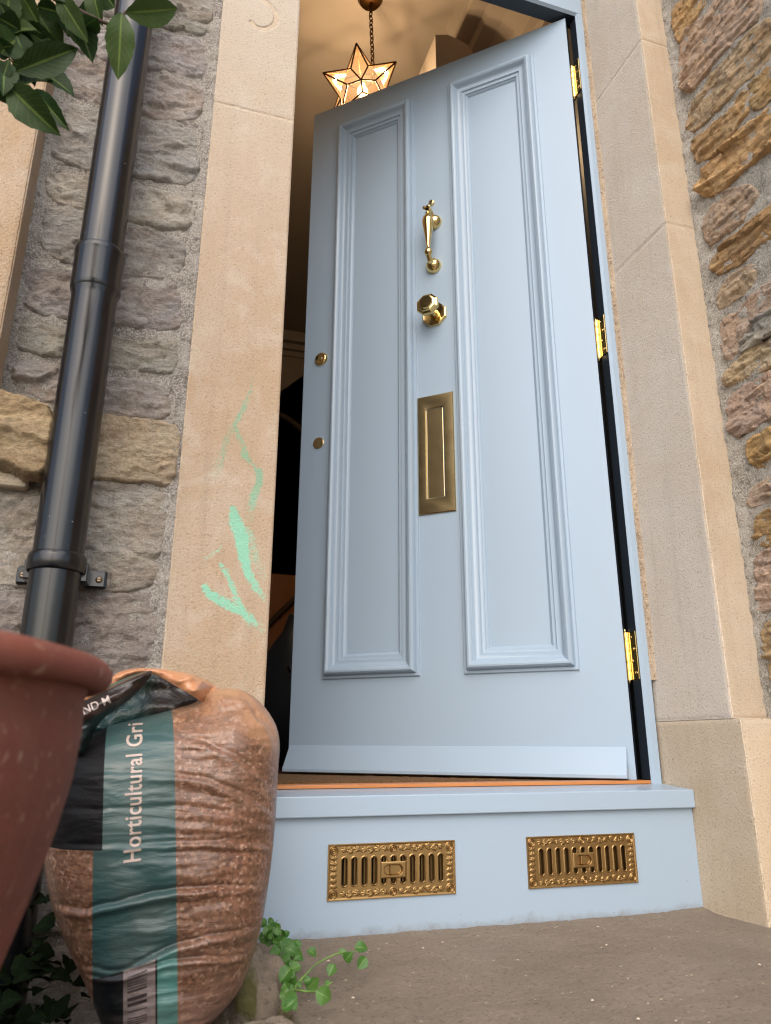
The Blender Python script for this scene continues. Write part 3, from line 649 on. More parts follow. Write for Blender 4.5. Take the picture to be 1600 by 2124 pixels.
def venth(u, v, sd):
    d, boss = ventdist(u, v)
    h = np.full(u.shape, .0022)
    rim = sst(.0018, .0030, sd); h = .0030-.0012*rim                             # flat outer rim, then a sunk band
    orn = np.zeros_like(u)
    bw = .0092; mid = VW/2
    for side, cz in ((1, VH-bw), (-1, bw)):                                       # scrolling leaves along top and bottom bands
        for half in (-1, 1):
            for i in range(7):
                x = mid+half*(.012+i*.0118); wz = cz+.0016*math.sin(i*2.1)
                for k, (an, L_, w_) in enumerate(((.55, .0085, .0022), (-.55, .0085, .0022), (0., .0095, .0020), (1.15, .0050, .0016), (-1.15, .0050, .0016))):
                    orn = np.maximum(orn, leaf_rel(u, v, x, wz, (an if half > 0 else math.pi-an), L_*(1.05 if i % 3 else .85), w_))
                if i % 3 == 2:
                    q = np.hypot(u-x-half*.004, v-cz); orn = np.maximum(orn, np.clip(1-np.abs(q-.0034)/.0009, 0, 1))
        q = np.hypot(u-mid, v-cz); orn = np.where(q < .0066, np.maximum(np.clip(1-np.abs(q-.0052)/.0012, 0, 1), np.clip(1-np.abs(q-.0022)/.0011, 0, 1)), orn)
    for cz in (bw, VH-bw):
        vine = np.abs(v-cz-.0034*np.sin((u-mid)*2*np.pi/.0236)); orn = np.maximum(orn, np.clip(1-vine/.0009, 0, 1)*(np.abs(u-mid) < .088)*(np.abs(u-mid) > .008))
    for cx_ in (.0098, VW-.0098):                                                 # palmettes up the sides
        for half in (-1, 1):
            for i in range(3):
                cz = VH/2+half*(.002+i*.0085)
                for an in (.0, .6, -.6, 1.1, -1.1):
                    orn = np.maximum(orn, leaf_rel(u, v, cx_, cz, half*math.pi/2+an, .0088 if an == 0 else .0072, .0019))
        for cz in (bw+.0006, VH-bw-.0006):
            q = np.hypot(u-cx_, v-cz); orn = np.where(q < .0076, np.maximum(np.maximum(np.clip(1-np.abs(q-.0062)/.0012, 0, 1), np.clip(1-np.abs(q-.0033)/.0010, 0, 1)), np.clip(1-q/.0014, 0, 1)), orn)
    inner = np.minimum(np.minimum(u-.0185, VW-.0185-u), np.minimum(v-.0175, VH-.0175-v))
    orn = orn*(1-sst(-.001, .001, inner))
    h = h+.0017*orn*rim
    h = h+.0002*fbm(u*900, v*900, o=2)*sst(0, .001, inner)
    sl = slotdist(u, v); h = h+.0012*np.clip(1-np.abs(sl-.0012)/.0012, 0, 1)*(boss > 0)   # raised lips round the slots
    recess = np.hypot(np.maximum(np.abs(u-mid)-.0085, 0), v-VH/2)-.0078
    b = boss < 0
    hb = .0040-.0008*sst(-.0016, -.0006, boss)-.0050*(1-sst(-.0012, .0004, recess))
    return np.where(b, hb, h)
def vent(x0, z0, label):
    poly = rect(0, VW, 0, VH)
    o = patch('air_vent', poly, (x0, .139, z0), (1, 0, 0), (0, 0, 1), (0, -1, 0), .00058, venth, M['cast'], sill)
    me = o.data; co = np.empty(len(me.vertices)*3, np.float32); me.vertices.foreach_get('co', co); co = co.reshape(-1, 3)
    off = -np.array(wl(sill)); uu = co[:, 0]-off[0]-x0; vv_ = co[:, 2]-off[2]-z0
    d, _ = ventdist(uu, vv_); bm = bmesh.new(); bm.from_mesh(me); bm.verts.ensure_lookup_table()
    dl = [bm.verts[i] for i in np.where(d < 0)[0]]; bmesh.ops.delete(bm, geom=dl, context='VERTS')
    bd = [e for e in bm.edges if e.is_boundary]; r = bmesh.ops.extrude_edge_only(bm, edges=bd)
    for e in r['geom']:
        if isinstance(e, bmesh.types.BMVert): e.co.y += .0045
    bm.to_mesh(me); bm.free(); me.polygons.foreach_set('use_smooth', np.ones(len(me.polygons), bool)); autosmooth(o, 50)
    tag(o, label)
    mid = x0+VW/2
    box('slider_tab', mid-.0055, mid-.0025, .1345, .142, z0+VH/2-.0068, z0+VH/2+.0068, M['cast'], o, .0010)
    for i, x in enumerate(slotx):
        box('shutter_bar', x0+x+.0022, x0+x+.0088, .1475, .1495, z0+.016, z0+VH-.016, M['cast'], o)
    for sx in (.0098, VW-.0098): lathe('screw', [(0, .1355), (.0016, .1356), (.0019, .1362), (.0019, .1385)], M['cast'], o, 12, 'Y', (x0+sx, 0, z0+.0098))
    return o
vent(VENTS[0][0], VENTS[0][2], 'brass air vent nearer the grit bag'); vent(VENTS[1][0], VENTS[1][2], 'brass air vent nearer the stone base')
# wooden threshold and coir mat
thr = tag(box('threshold_strip', .172, 1.0, .2125, .258, .2170, .2232, M['wood'], None, .001), 'orange brown wooden threshold strip along the back of the blue sill', 'threshold', kind='thing')
u, v = np.meshgrid(np.arange(.18, .985, .0045), np.arange(.2585, .80, .008), indexing='ij')
zz = .2205+.0022*np.abs(perlin(u*220, v*220))+.001*fbm(u*30, v*30)
ii = np.arange(u.size).reshape(u.shape); F = np.stack([ii[:-1, :-1], ii[1:, :-1], ii[1:, 1:], ii[:-1, 1:]], -1).reshape(-1, 4)
mat_ = empty('coir_doormat', (.58, .5, .2165), 'brown coir doormat behind the wooden threshold under the open door', 'doormat')
from_np('mat_pile', np.stack([u, v, zz], -1).reshape(-1, 3), F, M['coir'], mat_)
V = []; F = []
for i in range(1500):
    x, y = rnd.uniform(.18, .72), .259+abs(rnd.gauss(0, .05)); h = rnd.uniform(.002, .0048); w = .0006; a = rnd.uniform(-.003, .003); b = rnd.uniform(-.003, .003)
    k0 = len(V); V += [(x-w, y, .2208), (x+w, y, .2208), (x+a, y+b, .2215+h)]; F.append((k0, k0+1, k0+2))
tag(from_np('mat_fibres', V, F, M['coir'], mat_), kind='stuff')

# ================================================================ DOOR
DR = empty('front_door', (.979, .231, .224), 'open pale blue panelled front door with brass fittings', 'door', rotz=math.atan2(.6706, -.7418))
Zo = .224                           # local: x from hinge edge to latch edge, y outwards, z up
DW, DH, DT = .841, 2.091, .036
Lp = (.478, .7465, .450-Zo, 2.2235-Zo); Rp = (.0985, .3655, .450-Zo, 2.2235-Zo)
holes = [(a+.02, b-.02, c+.02, d-.02) for a, b, c, d in (Lp, Rp)]
leaf = plate_holes('door_leaf', 0, DW, 0, DH, -DT, holes, M['blue'], DR, DT)
# plate_holes made its sheet at y=-DT extruded to 0: shift into local space
leaf.data.transform(Matrix.Translation(wl(DR)))
leaf.data.materials.append(M['navy'])
for p in leaf.data.polygons:
    if p.normal.y < -.5 or (abs(p.normal.x) > .5 and (p.center.x < .001 or p.center.x > DW-.001)): p.material_index = 1
PROF = [(0, 0), (0, .0042), (.0012, .0056), (.0068, .0060), (.0078, .0048), (.0086, .0048), (.0094, .0120), (.0112, .0185), (.0145, .0225), (.0185, .0232), (.0225, .0212), (.0258, .0172), (.0266, .0150), (.0276, .0148), (.0284, .0128), (.0320, .0088), (.0370, .0062), (.0425, .0055), (.0448, .0055), (.0454, .0028), (.0470, .0012), (.0500, .0002), (.0530, -.0002), (.0545, -.0004), (.0548, -.0032), (.0575, -.0050), (.0600, -.0075), (.0615, -.0105)]
for nm, (a, b, c, d) in (('l', Lp), ('r', Rp)):
    V = []; F = []
    for ins, h in PROF: V += [(a+ins, h, c+ins), (b-ins, h, c+ins), (b-ins, h, d-ins), (a+ins, h, d-ins)]
    for i in range(len(PROF)-1):
        for j in range(4): F.append((i*4+j, i*4+(j+1) % 4, i*4+4+(j+1) % 4, i*4+4+j))
    me = bpy.data.meshes.new('panel_moulding'); me.from_pydata(V, [], F)
    bm = bmesh.new(); bm.from_mesh(me); bmesh.ops.recalc_face_normals(bm, faces=bm.faces)
    if sum(f.normal.y*f.calc_area() for f in bm.faces) < 0: bmesh.ops.reverse_faces(bm, faces=bm.faces)
    bm.to_mesh(me); bm.free()
    mo = autosmooth(link('panel_moulding', me, M['blue'], DR, True, local=True), 24)
    box('panel', a+.05, b-.05, -.022, -.0102, c+.05, d-.05, M['blue'], DR, local=True)
# weather bar at the foot
bm = bmesh.new(); wp = [(0.0, .064), (.004, .0648), (.0355, .0095), (.0355, .0028), (.030, .0020), (0.0, .0020)]
A = [bm.verts.new((.014, y, z)) for y, z in wp]; B2 = [bm.verts.new((.8365, y, z)) for y, z in wp]
for i in range(len(wp)): j = (i+1) % len(wp); bm.faces.new((A[i], A[j], B2[j], B2[i]))
bm.faces.new(A[::-1]); bm.faces.new(B2); wb = from_bm('weather_bar', bm, M['blue'], DR, local=True)
mod = wb.modifiers.new('b', 'BEVEL'); mod.width = .0012; mod.segments = 2
# peephole
ph = lathe('peephole', [(.0, .0045), (.0045, .0045), (.0055, .0075), (.0078, .0070), (.0088, .004), (.0090, 0)], M['brass'], DR, 32, 'Y', (.425, 0, 1.810-Zo), local=True)
lathe('lens', [(0, .0062), (.003, .0058), (.0048, .0044)], M['glass'], ph, 24, 'Y', (.425, 0, 1.810-Zo), local=True)
# knocker
kn = empty('knocker', (0, 0, 0)); kn.parent = DR
KT = .417; kz = lambda z: z-Zo
lathe('mount', [(.0, .024), (.006, .0235), (.0125, .0205), (.0185, .0145), (.0215, .0075), (.0222, .002), (.0222, 0)], M['brass'], kn, 40, 'Y', (KT, 0, kz(1.738)), local=True)
tube('pivot_arm', spline([(KT, .018, kz(1.742)), (KT+.001, .030, kz(1.752)), (KT+.0015, .046, kz(1.753)), (KT+.0015, .058, kz(1.748))], 5), [.0075]*10+[.0070]*6, M['brass'], kn, 14, local=True)
lathe('scroll', [(0, -.011), (.0045, -.0105), (.0058, -.007), (.0045, -.003), (.0045, .003), (.0058, .007), (.0045, .0105), (0, .011)], M['brass'], kn, 20, 'X', (KT+.003, .057, kz(1.7515)), local=True)
dp = [(0, .0015), (.004, .0015), (.0062, -.001), (.0052, -.0045), (.0064, -.008), (.0088, -.012), (.0122, -.020), (.0138, -.030), (.0130, -.042), (.0108, -.058), (.0082, -.078), (.0060, -.098), (.0048, -.112), (.0046, -.120), (.0060, -.123), (.0086, -.128), (.0094, -.134), (.0080, -.140), (.0050, -.1435), (0, -.1445)]
dp = [(a*1.22, c) for a, c in dp]
lathe('drop_handle', dp, M['brass'], kn, 36, 'Z', (KT+.004, .046, kz(1.742)), local=True)
tube('striker_arm', spline([(KT+.005, .044, kz(1.602)), (KT+.005, .034, kz(1.594)), (KT+.005, .020, kz(1.592))], 5), [.0072]*5+[.0085]*6, M['brass'], kn, 14, local=True)
lathe('striker', [(.0, .025), (.006, .0245), (.0125, .0215), (.0185, .0155), (.0218, .008), (.0228, .0025), (.0228, 0)], M['brass'], kn, 40, 'Y', (KT+.005, 0, kz(1.591)), local=True)
# octagonal centre knob
kb = empty('centre_knob', (0, 0, 0)); kb.parent = DR
def octl(name, prof_, mat, par, org):
    V, F = lathe_np(prof_, 8, 'Y', (0, 0, 0)); a = math.pi/8; c, s = math.cos(a), math.sin(a)
    V = np.stack([V[:, 0]*c-V[:, 2]*s, V[:, 1], V[:, 0]*s+V[:, 2]*c], -1)+np.array(org)
    me = bpy.data.meshes.new(name); me.from_pydata([tuple(q) for q in V], [], [tuple(f) for f in F])
    bm = bmesh.new(); bm.from_mesh(me); bmesh.ops.remove_doubles(bm, verts=bm.verts, dist=1e-6); bmesh.ops.recalc_face_normals(bm, faces=bm.faces)
    bmesh.ops.bevel(bm, geom=[e for e in bm.edges if len(e.link_faces) == 2 and e.calc_face_angle(0) > .35], offset=.0005, segments=2, affect='EDGES')
    bm.to_mesh(me); bm.free(); return autosmooth(link(name, me, mat, par, True, local=True), 20)
KO = (.4225, 0, 1.4335-Zo)
octl('rose', [(0, .0035), (.014, .0035), (.0335, .0075), (.0365, .0060), (.0380, .0025), (.0380, 0)], M['brass'], kb, KO)
lathe('knob_stem', [(.013, .003), (.0125, .010), (.0085, .016), (.0078, .026), (.0105, .036), (.0150, .042)], M['brass'], kb, 32, 'Y', KO, local=True)
octl('knob', [(0, .040), (.0150, .040), (.0290, .0470), (.0325, .0515), (.0335, .0560), (.0315, .0605), (.0255, .0640), (.0245, .0668), (.0205, .0680), (.0195, .0712), (.0185, .0722), (0, .0722)], M['brass'], kb, KO)
# letter plate
lt = empty('letter_plate', (0, 0, 0)); lt.parent = DR
la, lb_, lc, ld = .3745, .4762, .8545-Zo, 1.187-Zo; ia, ib, ic, id_ = .4030, .4522, .8965-Zo, 1.1485-Zo
V = []; F = []
lp = [((la, lb_, lc, ld), 0, 0), ((la, lb_, lc, ld), 0, .0035), ((la, lb_, lc, ld), .0022, .0056), ((la, lb_, lc, ld), .005, .0058), ((ia, ib, ic, id_), -.0035, .0058), ((ia, ib, ic, id_), -.0008, .0050), ((ia, ib, ic, id_), 0, .0030), ((ia, ib, ic, id_), 0, -.004)]
for (a, b, c, d), i, h in lp: V += [(a+i, h, c+i), (b-i, h, c+i), (b-i, h, d-i), (a+i, h, d-i)]
for i in range(len(lp)-1):
    for j in range(4): F.append((i*4+j, i*4+(j+1) % 4, i*4+4+(j+1) % 4, i*4+4+j))
me = bpy.data.meshes.new('surround_plate'); me.from_pydata(V, [], F); bm = bmesh.new(); bm.from_mesh(me); bmesh.ops.recalc_face_normals(bm, faces=bm.faces)
if sum(f.normal.y*f.calc_area() for f in bm.faces) < 0: bmesh.ops.reverse_faces(bm, faces=bm.faces)
bm.to_mesh(me); bm.free(); autosmooth(link('surround_plate', me, M['brassplate'], lt, True, local=True), 25)
box('flap', ia+.0022, ib-.0015, -.004, .0016, ic+.0015, id_-.0015, M['brassplate'], lt, .0008, local=True)
# locks
cy = lathe('lock_cylinder', [(0, .0060), (.0085, .0060), (.0105, .0068), (.0160, .0085), (.0190, .0062), (.0205, .003), (.0208, 0)], M['brass'], DR, 40, 'Y', (.782, 0, 1.378-Zo), local=True)
box('keyway', .7812, .7828, .0055, .0064, 1.374-Zo, 1.382-Zo, M['glass'], cy, local=True)
lathe('plug', [(0, .0072), (.0052, .0072), (.0060, .0064), (.0062, .0055)], M['brassplate'], cy, 28, 'Y', (.782, 0, 1.3765-Zo), local=True)
es = lathe('keyhole_cover', [(0, .0042), (.0148, .0042), (.0168, .0030), (.0174, .001), (.0174, 0)], M['brassplate'], DR, 40, 'Y', (.782, 0, 1.1095-Zo), local=True)
lathe('rivet', [(0, .0062), (.0016, .0058), (.0022, .0042)], M['brass'], es, 12, 'Y', (.782, 0, 1.1225-Zo), local=True)
# hinges: knuckle and frame leaf
for z0, z1 in ((2.052, 2.166), (1.216, 1.327), (.426, .533)):
    hg = empty('hinge', (0, 0, 0)); hg.parent = DR
    inv = (Matrix.Translation(DR.location) @ Matrix.Rotation(DR.rotation_euler.z, 4, 'Z')).inverted()
    zz_ = z1-z0; pp = []
    for i in range(5):
        a0 = z0+zz_*i/5; a1 = z0+zz_*(i+1)/5; pp += [(.0066, a0+.0004), (.0078, a0+.0014), (.0078, a1-.0014), (.0066, a1-.0004)]
    pp = [(0, z0-.006), (.004, z0-.005), (.0052, z0-.002), (.0066, z0)]+pp+[(.0052, z1+.002), (.004, z1+.005), (0, z1+.006)]
    V, F = lathe_np(pp, 20, 'Z', (1.0035, .2585, 0))
    def tolocal(V): return np.array([tuple(inv @ Vector(q)) for q in V])
    kk = from_np('knuckle', tolocal(V), F, M['brass'], hg, local=True); autosmooth(kk, 30)
    bm = bmesh.new(); add_box(bm, 1.0042, 1.0068, .2235, .2525, z0+.002, z1-.002, .0004, 1); bm.transform(inv); from_bm('leaf_plate', bm, M['brass'], hg, local=True)
    for i in range(4):
        V, F = lathe_np([(0, -.0002), (.0026, -.0003), (.0036, .0006), (.0038, .0014)], 14, 'X', (1.0036, .2315+.009*(i % 2), z0+zz_*(.14+.24*i)))
        from_np('screw', tolocal(V), F, M['brass'], hg, local=True)
    bm = bmesh.new(); add_box(bm, .9945, 1.0, .2515, .2562, z0+.002, z1-.002); bm.transform(inv); from_bm('door_plate', bm, M['brass'], hg, local=True)

# ================================================================ STAR LANTERN
star = empty('star_lantern', (.556, .92, 2.612), 'lit brass and glass star lantern hanging by a chain in the hall', 'pendant lamp')
ph_ = (1+5**.5)/2
ico = [Vector(q).normalized() for q in [(0, a, b*ph_) for a in (-1, 1) for b in (-1, 1)]+[(a, b*ph_, 0) for a in (-1, 1) for b in (-1, 1)]+[(b*ph_, 0, a) for a in (-1, 1) for b in (-1, 1)]]
tocam = (Vector((0, -1.15, .294))-Vector((.556, .92, 2.612))).normalized()
tri_ = next((i, j, l) for i in range(12) for j in range(i+1, 12) for l in range(j+1, 12) if min(ico[i].dot(ico[j]), ico[j].dot(ico[l]), ico[i].dot(ico[l])) > .4)
tip0 = (ico[tri_[0]]+ico[tri_[1]]+ico[tri_[2]]).normalized(); q1 = tip0.rotation_difference(tocam)
t1 = q1.to_matrix() @ ico[tri_[0]]; e1 = (up2-tocam*up2.dot(tocam)).normalized(); e2 = (rt2-tocam*rt2.dot(tocam)).normalized()
cur_ = math.degrees(math.atan2(t1.dot(e1), t1.dot(e2)))
spin = Matrix.Rotation(R_(STAR_SPIN-cur_), 3, tocam) @ q1.to_matrix()
ico = [spin @ q for q in ico]
RS, RB = .158, .0
dod = []
for i in range(12):
    for j in range(i+1, 12):
        for l in range(j+1, 12):
            a, b, c_ = ico[i], ico[j], ico[l]
            if a.dot(b) > .4 and b.dot(c_) > .4 and a.dot(c_) > .4: dod.append(((i, j, l), (a+b+c_).normalized()))
RD = RS*.5626
SC0 = Vector(star.location)
Vp = []; Fp = []; edges = set()
for i, t in enumerate(ico):
    ds = [d_ for ix, d_ in dod if i in ix]
    ref = t.orthogonal().normalized(); ds.sort(key=lambda d_: math.atan2(t.cross(ref).dot(d_), ref.dot(d_)))
    tipv = SC0+t*RS*(1. if i else .40)
    for k_ in range(5):
        A_, B_2 = SC0+ds[k_]*RD, SC0+ds[(k_+1) % 5]*RD; n0 = len(Vp); Vp += [tuple(tipv), tuple(A_), tuple(B_2)]; Fp.append((n0, n0+1, n0+2))
        edges.add((tuple(round(q, 5) for q in tipv), tuple(round(q, 5) for q in A_)))
me = bpy.data.meshes.new('glass_panes'); me.from_pydata(Vp, [], Fp); link('glass_panes', me, M['lampglass'], star, False)
VV = []; FF = []
for a, b in edges:
    Vt, Ft = tube_np([a, b], .0032, 6); FF += [tuple(f+len(VV)) for f in Ft]; VV += list(map(tuple, Vt))
from_np('brass_edges', VV, FF, M['bronze'], star)
lathe('bulb', [(0, -.022), (.014, -.018), (.02, -.004), (.018, .010), (.010, .024), (.008, .036), (0, .036)], M['bulb'], star, 20, 'Z', tuple(SC0))
ptl = bpy.data.lights.new('lantern_light', 'POINT'); ptl.energy = LAMP_W; ptl.color = (1, .93, .84); ptl.shadow_soft_size = .03
pl_o = bpy.data.objects.new('lantern_light', ptl); COL.objects.link(pl_o); pl_o.parent = star
top_i = max(range(12), key=lambda i: ico[i].z); hang = SC0+ico[top_i]*RS*.55
ctop = Vector((.577, .905, 3.062)); chain = empty('chain', (0, 0, 0)); chain.parent = star
ndir = (ctop-hang); nl = int(ndir.length/.0205); up_ = ndir.normalized()
tor = bpy.data.meshes.new('link')
Vt, Ft = tube_np([(.0075*math.cos(t), 0, .0130*math.sin(t)) for t in np.linspace(0, 2*np.pi, 15)], .0024, 6)
tor.from_pydata([tuple(q) for q in Vt], [], [tuple(f) for f in Ft]); tor.materials.append(M['bronze'])
rotq = Vector((0, 0, 1)).rotation_difference(up_)
for i in range(nl+1):
    o = bpy.data.objects.new('chain_link', tor); COL.objects.link(o); o.parent = chain
    p_ = hang+ndir*((i+.3)/(nl+.6)) - SC0; o.matrix_local = Matrix.Translation(p_) @ rotq.to_matrix().to_4x4() @ Matrix.Rotation(R_(90*(i % 2)+25), 4, 'Z')
lathe('ceiling_rose', [(0, 3.045), (.02, 3.045), (.04, 3.052), (.05, 3.0695)], M['bronze'], star, 28, 'Z', (ctop.x, ctop.y, 0))

# ================================================================ LEFT WALL (grey rubble)
STL=[
('g',[(-0.091,1.742),(-0.005,1.751),(-0.002,1.684),(-0.006,1.665),(-0.087,1.664),(-0.183,1.664),(-0.275,1.661),(-.27,1.74)]),
('g',[(-0.268,1.655),(-0.182,1.654),(-0.087,1.657),(-0.009,1.653),(-0.010,1.636),(-0.034,1.632),(-0.098,1.627),(-0.192,1.621),(-0.272,1.609)]),
('g',[(-0.110,1.603),(-0.072,1.615),(-0.017,1.613),(-0.003,1.593),(-0.005,1.544),(-0.018,1.522),(-0.064,1.521),(-0.106,1.514),(-0.180,1.511),(-0.258,1.520),(-0.262,1.556),(-0.188,1.579)]),
('g',[(-0.254,1.489),(-0.180,1.506),(-0.105,1.504),(-0.042,1.507),(-0.009,1.508),(-0.002,1.459),(-0.020,1.416),(-0.068,1.406),(-0.112,1.401),(-0.189,1.408),(-0.254,1.413),(-0.257,1.461)]),
('g',[(-0.245,1.390),(-0.181,1.397),(-0.107,1.389),(-0.022,1.398),(-0.006,1.366),(0.001,1.320),(-0.003,1.288),(-0.015,1.272),(-0.056,1.269),(-0.108,1.263),(-0.185,1.259),(-0.253,1.264),(-0.261,1.324)]),
('g',[(-0.244,1.238),(-0.183,1.243),(-0.110,1.246),(-0.010,1.247),(-0.004,1.219),(-0.002,1.191),(-0.017,1.171),(-0.066,1.167),(-0.111,1.168),(-0.184,1.173),(-0.231,1.181),(-0.250,1.200)]),
('b',[(-0.241,1.167),(-0.183,1.166),(-0.110,1.156),(-0.049,1.155),(-0.012,1.147),(-0.008,1.116),(-0.016,1.082),(-0.038,1.066),(-0.106,1.059),(-0.180,1.065),(-0.230,1.065),(-0.243,1.123)]),
('b',[(-0.256,1.041),(-0.183,1.042),(-0.111,1.043),(-0.039,1.043),(-0.019,1.070),(-0.008,1.018),(0.002,0.982),(-0.016,0.968),(-0.102,0.962),(-0.181,0.954),(-0.250,0.955)]),
('b',[(-0.254,0.940),(-0.182,0.940),(-0.109,0.939),(-0.026,0.940),(-0.008,0.951),(-0.001,0.901),(-0.018,0.880),(-0.106,0.883),(-0.179,0.888),(-0.255,0.888)]),
('b',[(-0.242,0.874),(-0.179,0.867),(-0.104,0.866),(-0.023,0.865),(-0.008,0.867),(-0.013,0.828),(-0.005,0.805),(-0.061,0.797),(-0.105,0.796),(-0.179,0.803),(-0.240,0.823),(-0.249,0.852)]),
('c',[(-0.103,0.791),(-0.061,0.790),(-0.001,0.787),(0.008,0.780),(0.009,0.733),(0.005,0.702),(-0.001,0.690),(-0.039,0.691),(-0.099,0.690),(-0.141,0.692),(-0.149,0.784)]),
('d',[(-0.300,0.669),(-0.224,0.676),(-0.177,0.675),(-0.101,0.684),(-0.039,0.682),(-0.003,0.672),(0.002,0.641),(0.002,0.579),(0.001,0.533),(-0.033,0.516),(-0.100,0.510),(-0.173,0.511),(-0.300,0.512)]),
('d',[(-0.300,0.505),(-0.177,0.503),(-0.099,0.503),(-0.032,0.509),(0.000,0.516),(0.004,0.489),(0.003,0.443),(0.000,0.392),(-0.046,0.384),(-0.300,0.379)]),
('d',[(-0.300,0.371),(-0.046,0.375),(0.002,0.380),(0.004,0.22),(-0.300,0.22)])]
lw = empty('grey_stone_wall', (-.15, .02, -.1), 'grey rough rubble stone wall behind the black downpipe', 'wall')
OFFS = .0075
GCOL = {'g': (.43, .412, .390), 'b': (.395, .372, .345), 'c': (.54, .44, .325), 'd': (.385, .364, .338)}
def facets(u, v, seed, lo, hi, cu, cv, off, tilt):
    """broken ledges: every cell of a stretched Voronoi diagram is a small plane of its own"""
    rs = np.random.RandomState(int(seed*97) % 100003); n = int(max(6, (hi[0]-lo[0])*(hi[1]-lo[1])/(cu*cv)))
    pu, pv = rs.uniform(lo[0], hi[0], n), rs.uniform(lo[1], hi[1], n); o = rs.normal(0, off, n); su = rs.normal(0, tilt*.6, n); sv = rs.normal(0, tilt, n)
    best = np.full(u.shape, 1e9); out = np.zeros_like(u); b2 = np.full(u.shape, 1e9); out2 = np.zeros_like(u)
    for i in range(n):
        d = np.hypot((u-pu[i])/cu, (v-pv[i])/cv); hh = o[i]+(u-pu[i])*su[i]+(v-pv[i])*sv[i]
        m = d < best; s2 = ~m & (d < b2)
        b2 = np.where(m, best, np.where(s2, d, b2)); out2 = np.where(m, out, np.where(s2, hh, out2))
        best = np.where(m, d, best); out = np.where(m, hh, out)
    w = sst(0, .12, b2-best); return out*(.5+.5*w)+out2*(.5-.5*w)
def rub_h(H, seed, eu, ev, rough, strata, roll):
    def f(u, v, sd):
        prof_ = sst(-.0040, roll*.5, sd)
        h = -.008+prof_*(H+.008)
        wu_, wv_ = .010*fbm(u*30, v*30, seed, o=4), .005*fbm(u*34, v*40, seed+7, o=4)
        lo = (u.min(), v.min()); hi = (u.max(), v.max())
        bed = eu == 7
        k1 = facets(u+wu_, v+wv_*(.6 if bed else 1), seed, lo, hi, .10 if bed else .055, .018 if bed else .026, strata*1.25, .13 if bed else .16)
        k2 = facets(u+wu_*1.4, v+wv_*1.5, seed+31, lo, hi, .040 if bed else .022, .0065 if bed else .009, strata*(.38 if bed else .6), .16)
        h = h+prof_*(np.maximum(k1+k2, -.0032)+rough*.55*fbm(u*11, v*13, seed, o=3)+.0021*fbm(u*70, v*(85 if bed else 105), seed+1, o=4, g=.78))
        return np.maximum(h, -.008)
    return f
def jit(seed, amp=.006):
    return lambda u, v: amp*.75*fbm(u*30, v*30, seed, o=5)+OFFS
def rubble(name, poly, frm, col, mat, parent, seed, H=.012, eu=11, ev=34, rough=.0042, strata=.0022, step=.0030, roll=.014, amp=.006):
    P = smooth_poly(poly, 2)
    c = tuple(np.clip(np.array(col)*(1+rnd.uniform(-.13, .13))*np.array([1+rnd.uniform(-.04, .04), 1, 1+rnd.uniform(-.05, .05)]), 0, 1))+(1,)
    return patch(name, P, *frm, step, rub_h(H, seed, eu, ev, rough, strata, roll), mat, parent, margin=.0045+0*OFFS, color=c, jitter=jit(seed, amp))
FL = ((0, .022, 0), (1, 0, 0), (0, 0, 1), (0, -1, 0))
for i, (kk_, P_) in enumerate(STL):
    flat = kk_ == 'c'; big = kk_ == 'd'
    rubble('stone', P_, FL, GCOL[kk_], M['rubL'], lw, 11.7*i+.5, H=.0115 if not flat else .020, rough=.0014 if flat else (.0024 if big else .0020), strata=.0004 if flat else (.0007 if big else .0011), eu=9, ev=38 if not big else 26, roll=.018 if not flat else .008)
zc_ = 1.755
for i in range(9):
    zh = rnd.uniform(.07, .12); xs_ = [-.27, -.13+rnd.uniform(-.05, .05), .0]
    for a, b in zip(xs_[:-1], xs_[1:]):
        rubble('stone', [(a+.006, zc_+.006), (b-.006, zc_+.006), (b-.006, zc_+zh-.006), (a+.006, zc_+zh-.006)], FL, GCOL['g'], M['rubL'], lw, 200+i+a, step=.008, H=.014, rough=.004)
    zc_ += zh
for x0_ in (-.52,):
    for zz0 in np.arange(-.1, .6, .13): rubble('stone', [(x0_, zz0+.006), (-.315, zz0+.006), (-.315, zz0+.12), (x0_, zz0+.12)], FL, GCOL['d'], M['rubL'], lw, 300+zz0, step=.008, H=.014)
for zz0 in (-.1, .05): rubble('stone', [(-.3, zz0+.006), (.0, zz0+.006), (.0, zz0+.145), (-.3, zz0+.145)], FL, GCOL['d'], M['rubL'], lw, 320+zz0, step=.008, H=.014)
def mort_h(seed, a=.0038): return lambda u, v, sd: a*fbm(u*24, v*30, seed, o=4)+.0016*fbm(u*170, v*170, seed, o=3)
mo = patch('mortar', rect(-.56, .017, -.12, 2.66), (0, .0150, 0), (1, 0, 0), (0, 0, 1), (0, -1, 0), .005, lambda u, v, sd: mort_h(2.)(u, v, sd)+.010*sst(-.016, .010, u)+.007*sst(.02, .006, np.abs(u+.262)), M['morL'], lw)
# window surround and sill block at the far left
ws = empty('window_surround', (-.36, -.02, .66), 'cream stone window surround and rough stone sill left of the downpipe', 'window surround')
u_ = stone_face('window_jamb_stone', rect(-.44, -.2605, .803, 1.62), (0, -.05, 0), (1, 0, 0), (0, 0, 1), (0, -1, 0), M['sandW'], ws, .005, edge=.003)
u2_ = stone_face('window_jamb_stone', rect(-.44, -.2605, 1.6215, 2.4), (0, -.05, 0), (1, 0, 0), (0, 0, 1), (0, -1, 0), M['sandW'], ws, .008, edge=.003)
for par, z0, z1 in ((u_, .803, 1.62), (u2_, 1.6215, 2.4)):
    stone_face('stone_return', rect(-.05, .02, z0, z1), (-.2605, 0, 0), (0, 1, 0), (0, 0, 1), (1, 0, 0), M['sandW'], par, .006, edge=.003)
    box('stone_body', -.438, -.2635, -.0465, .03, z0, z1, M['sandW'], par)
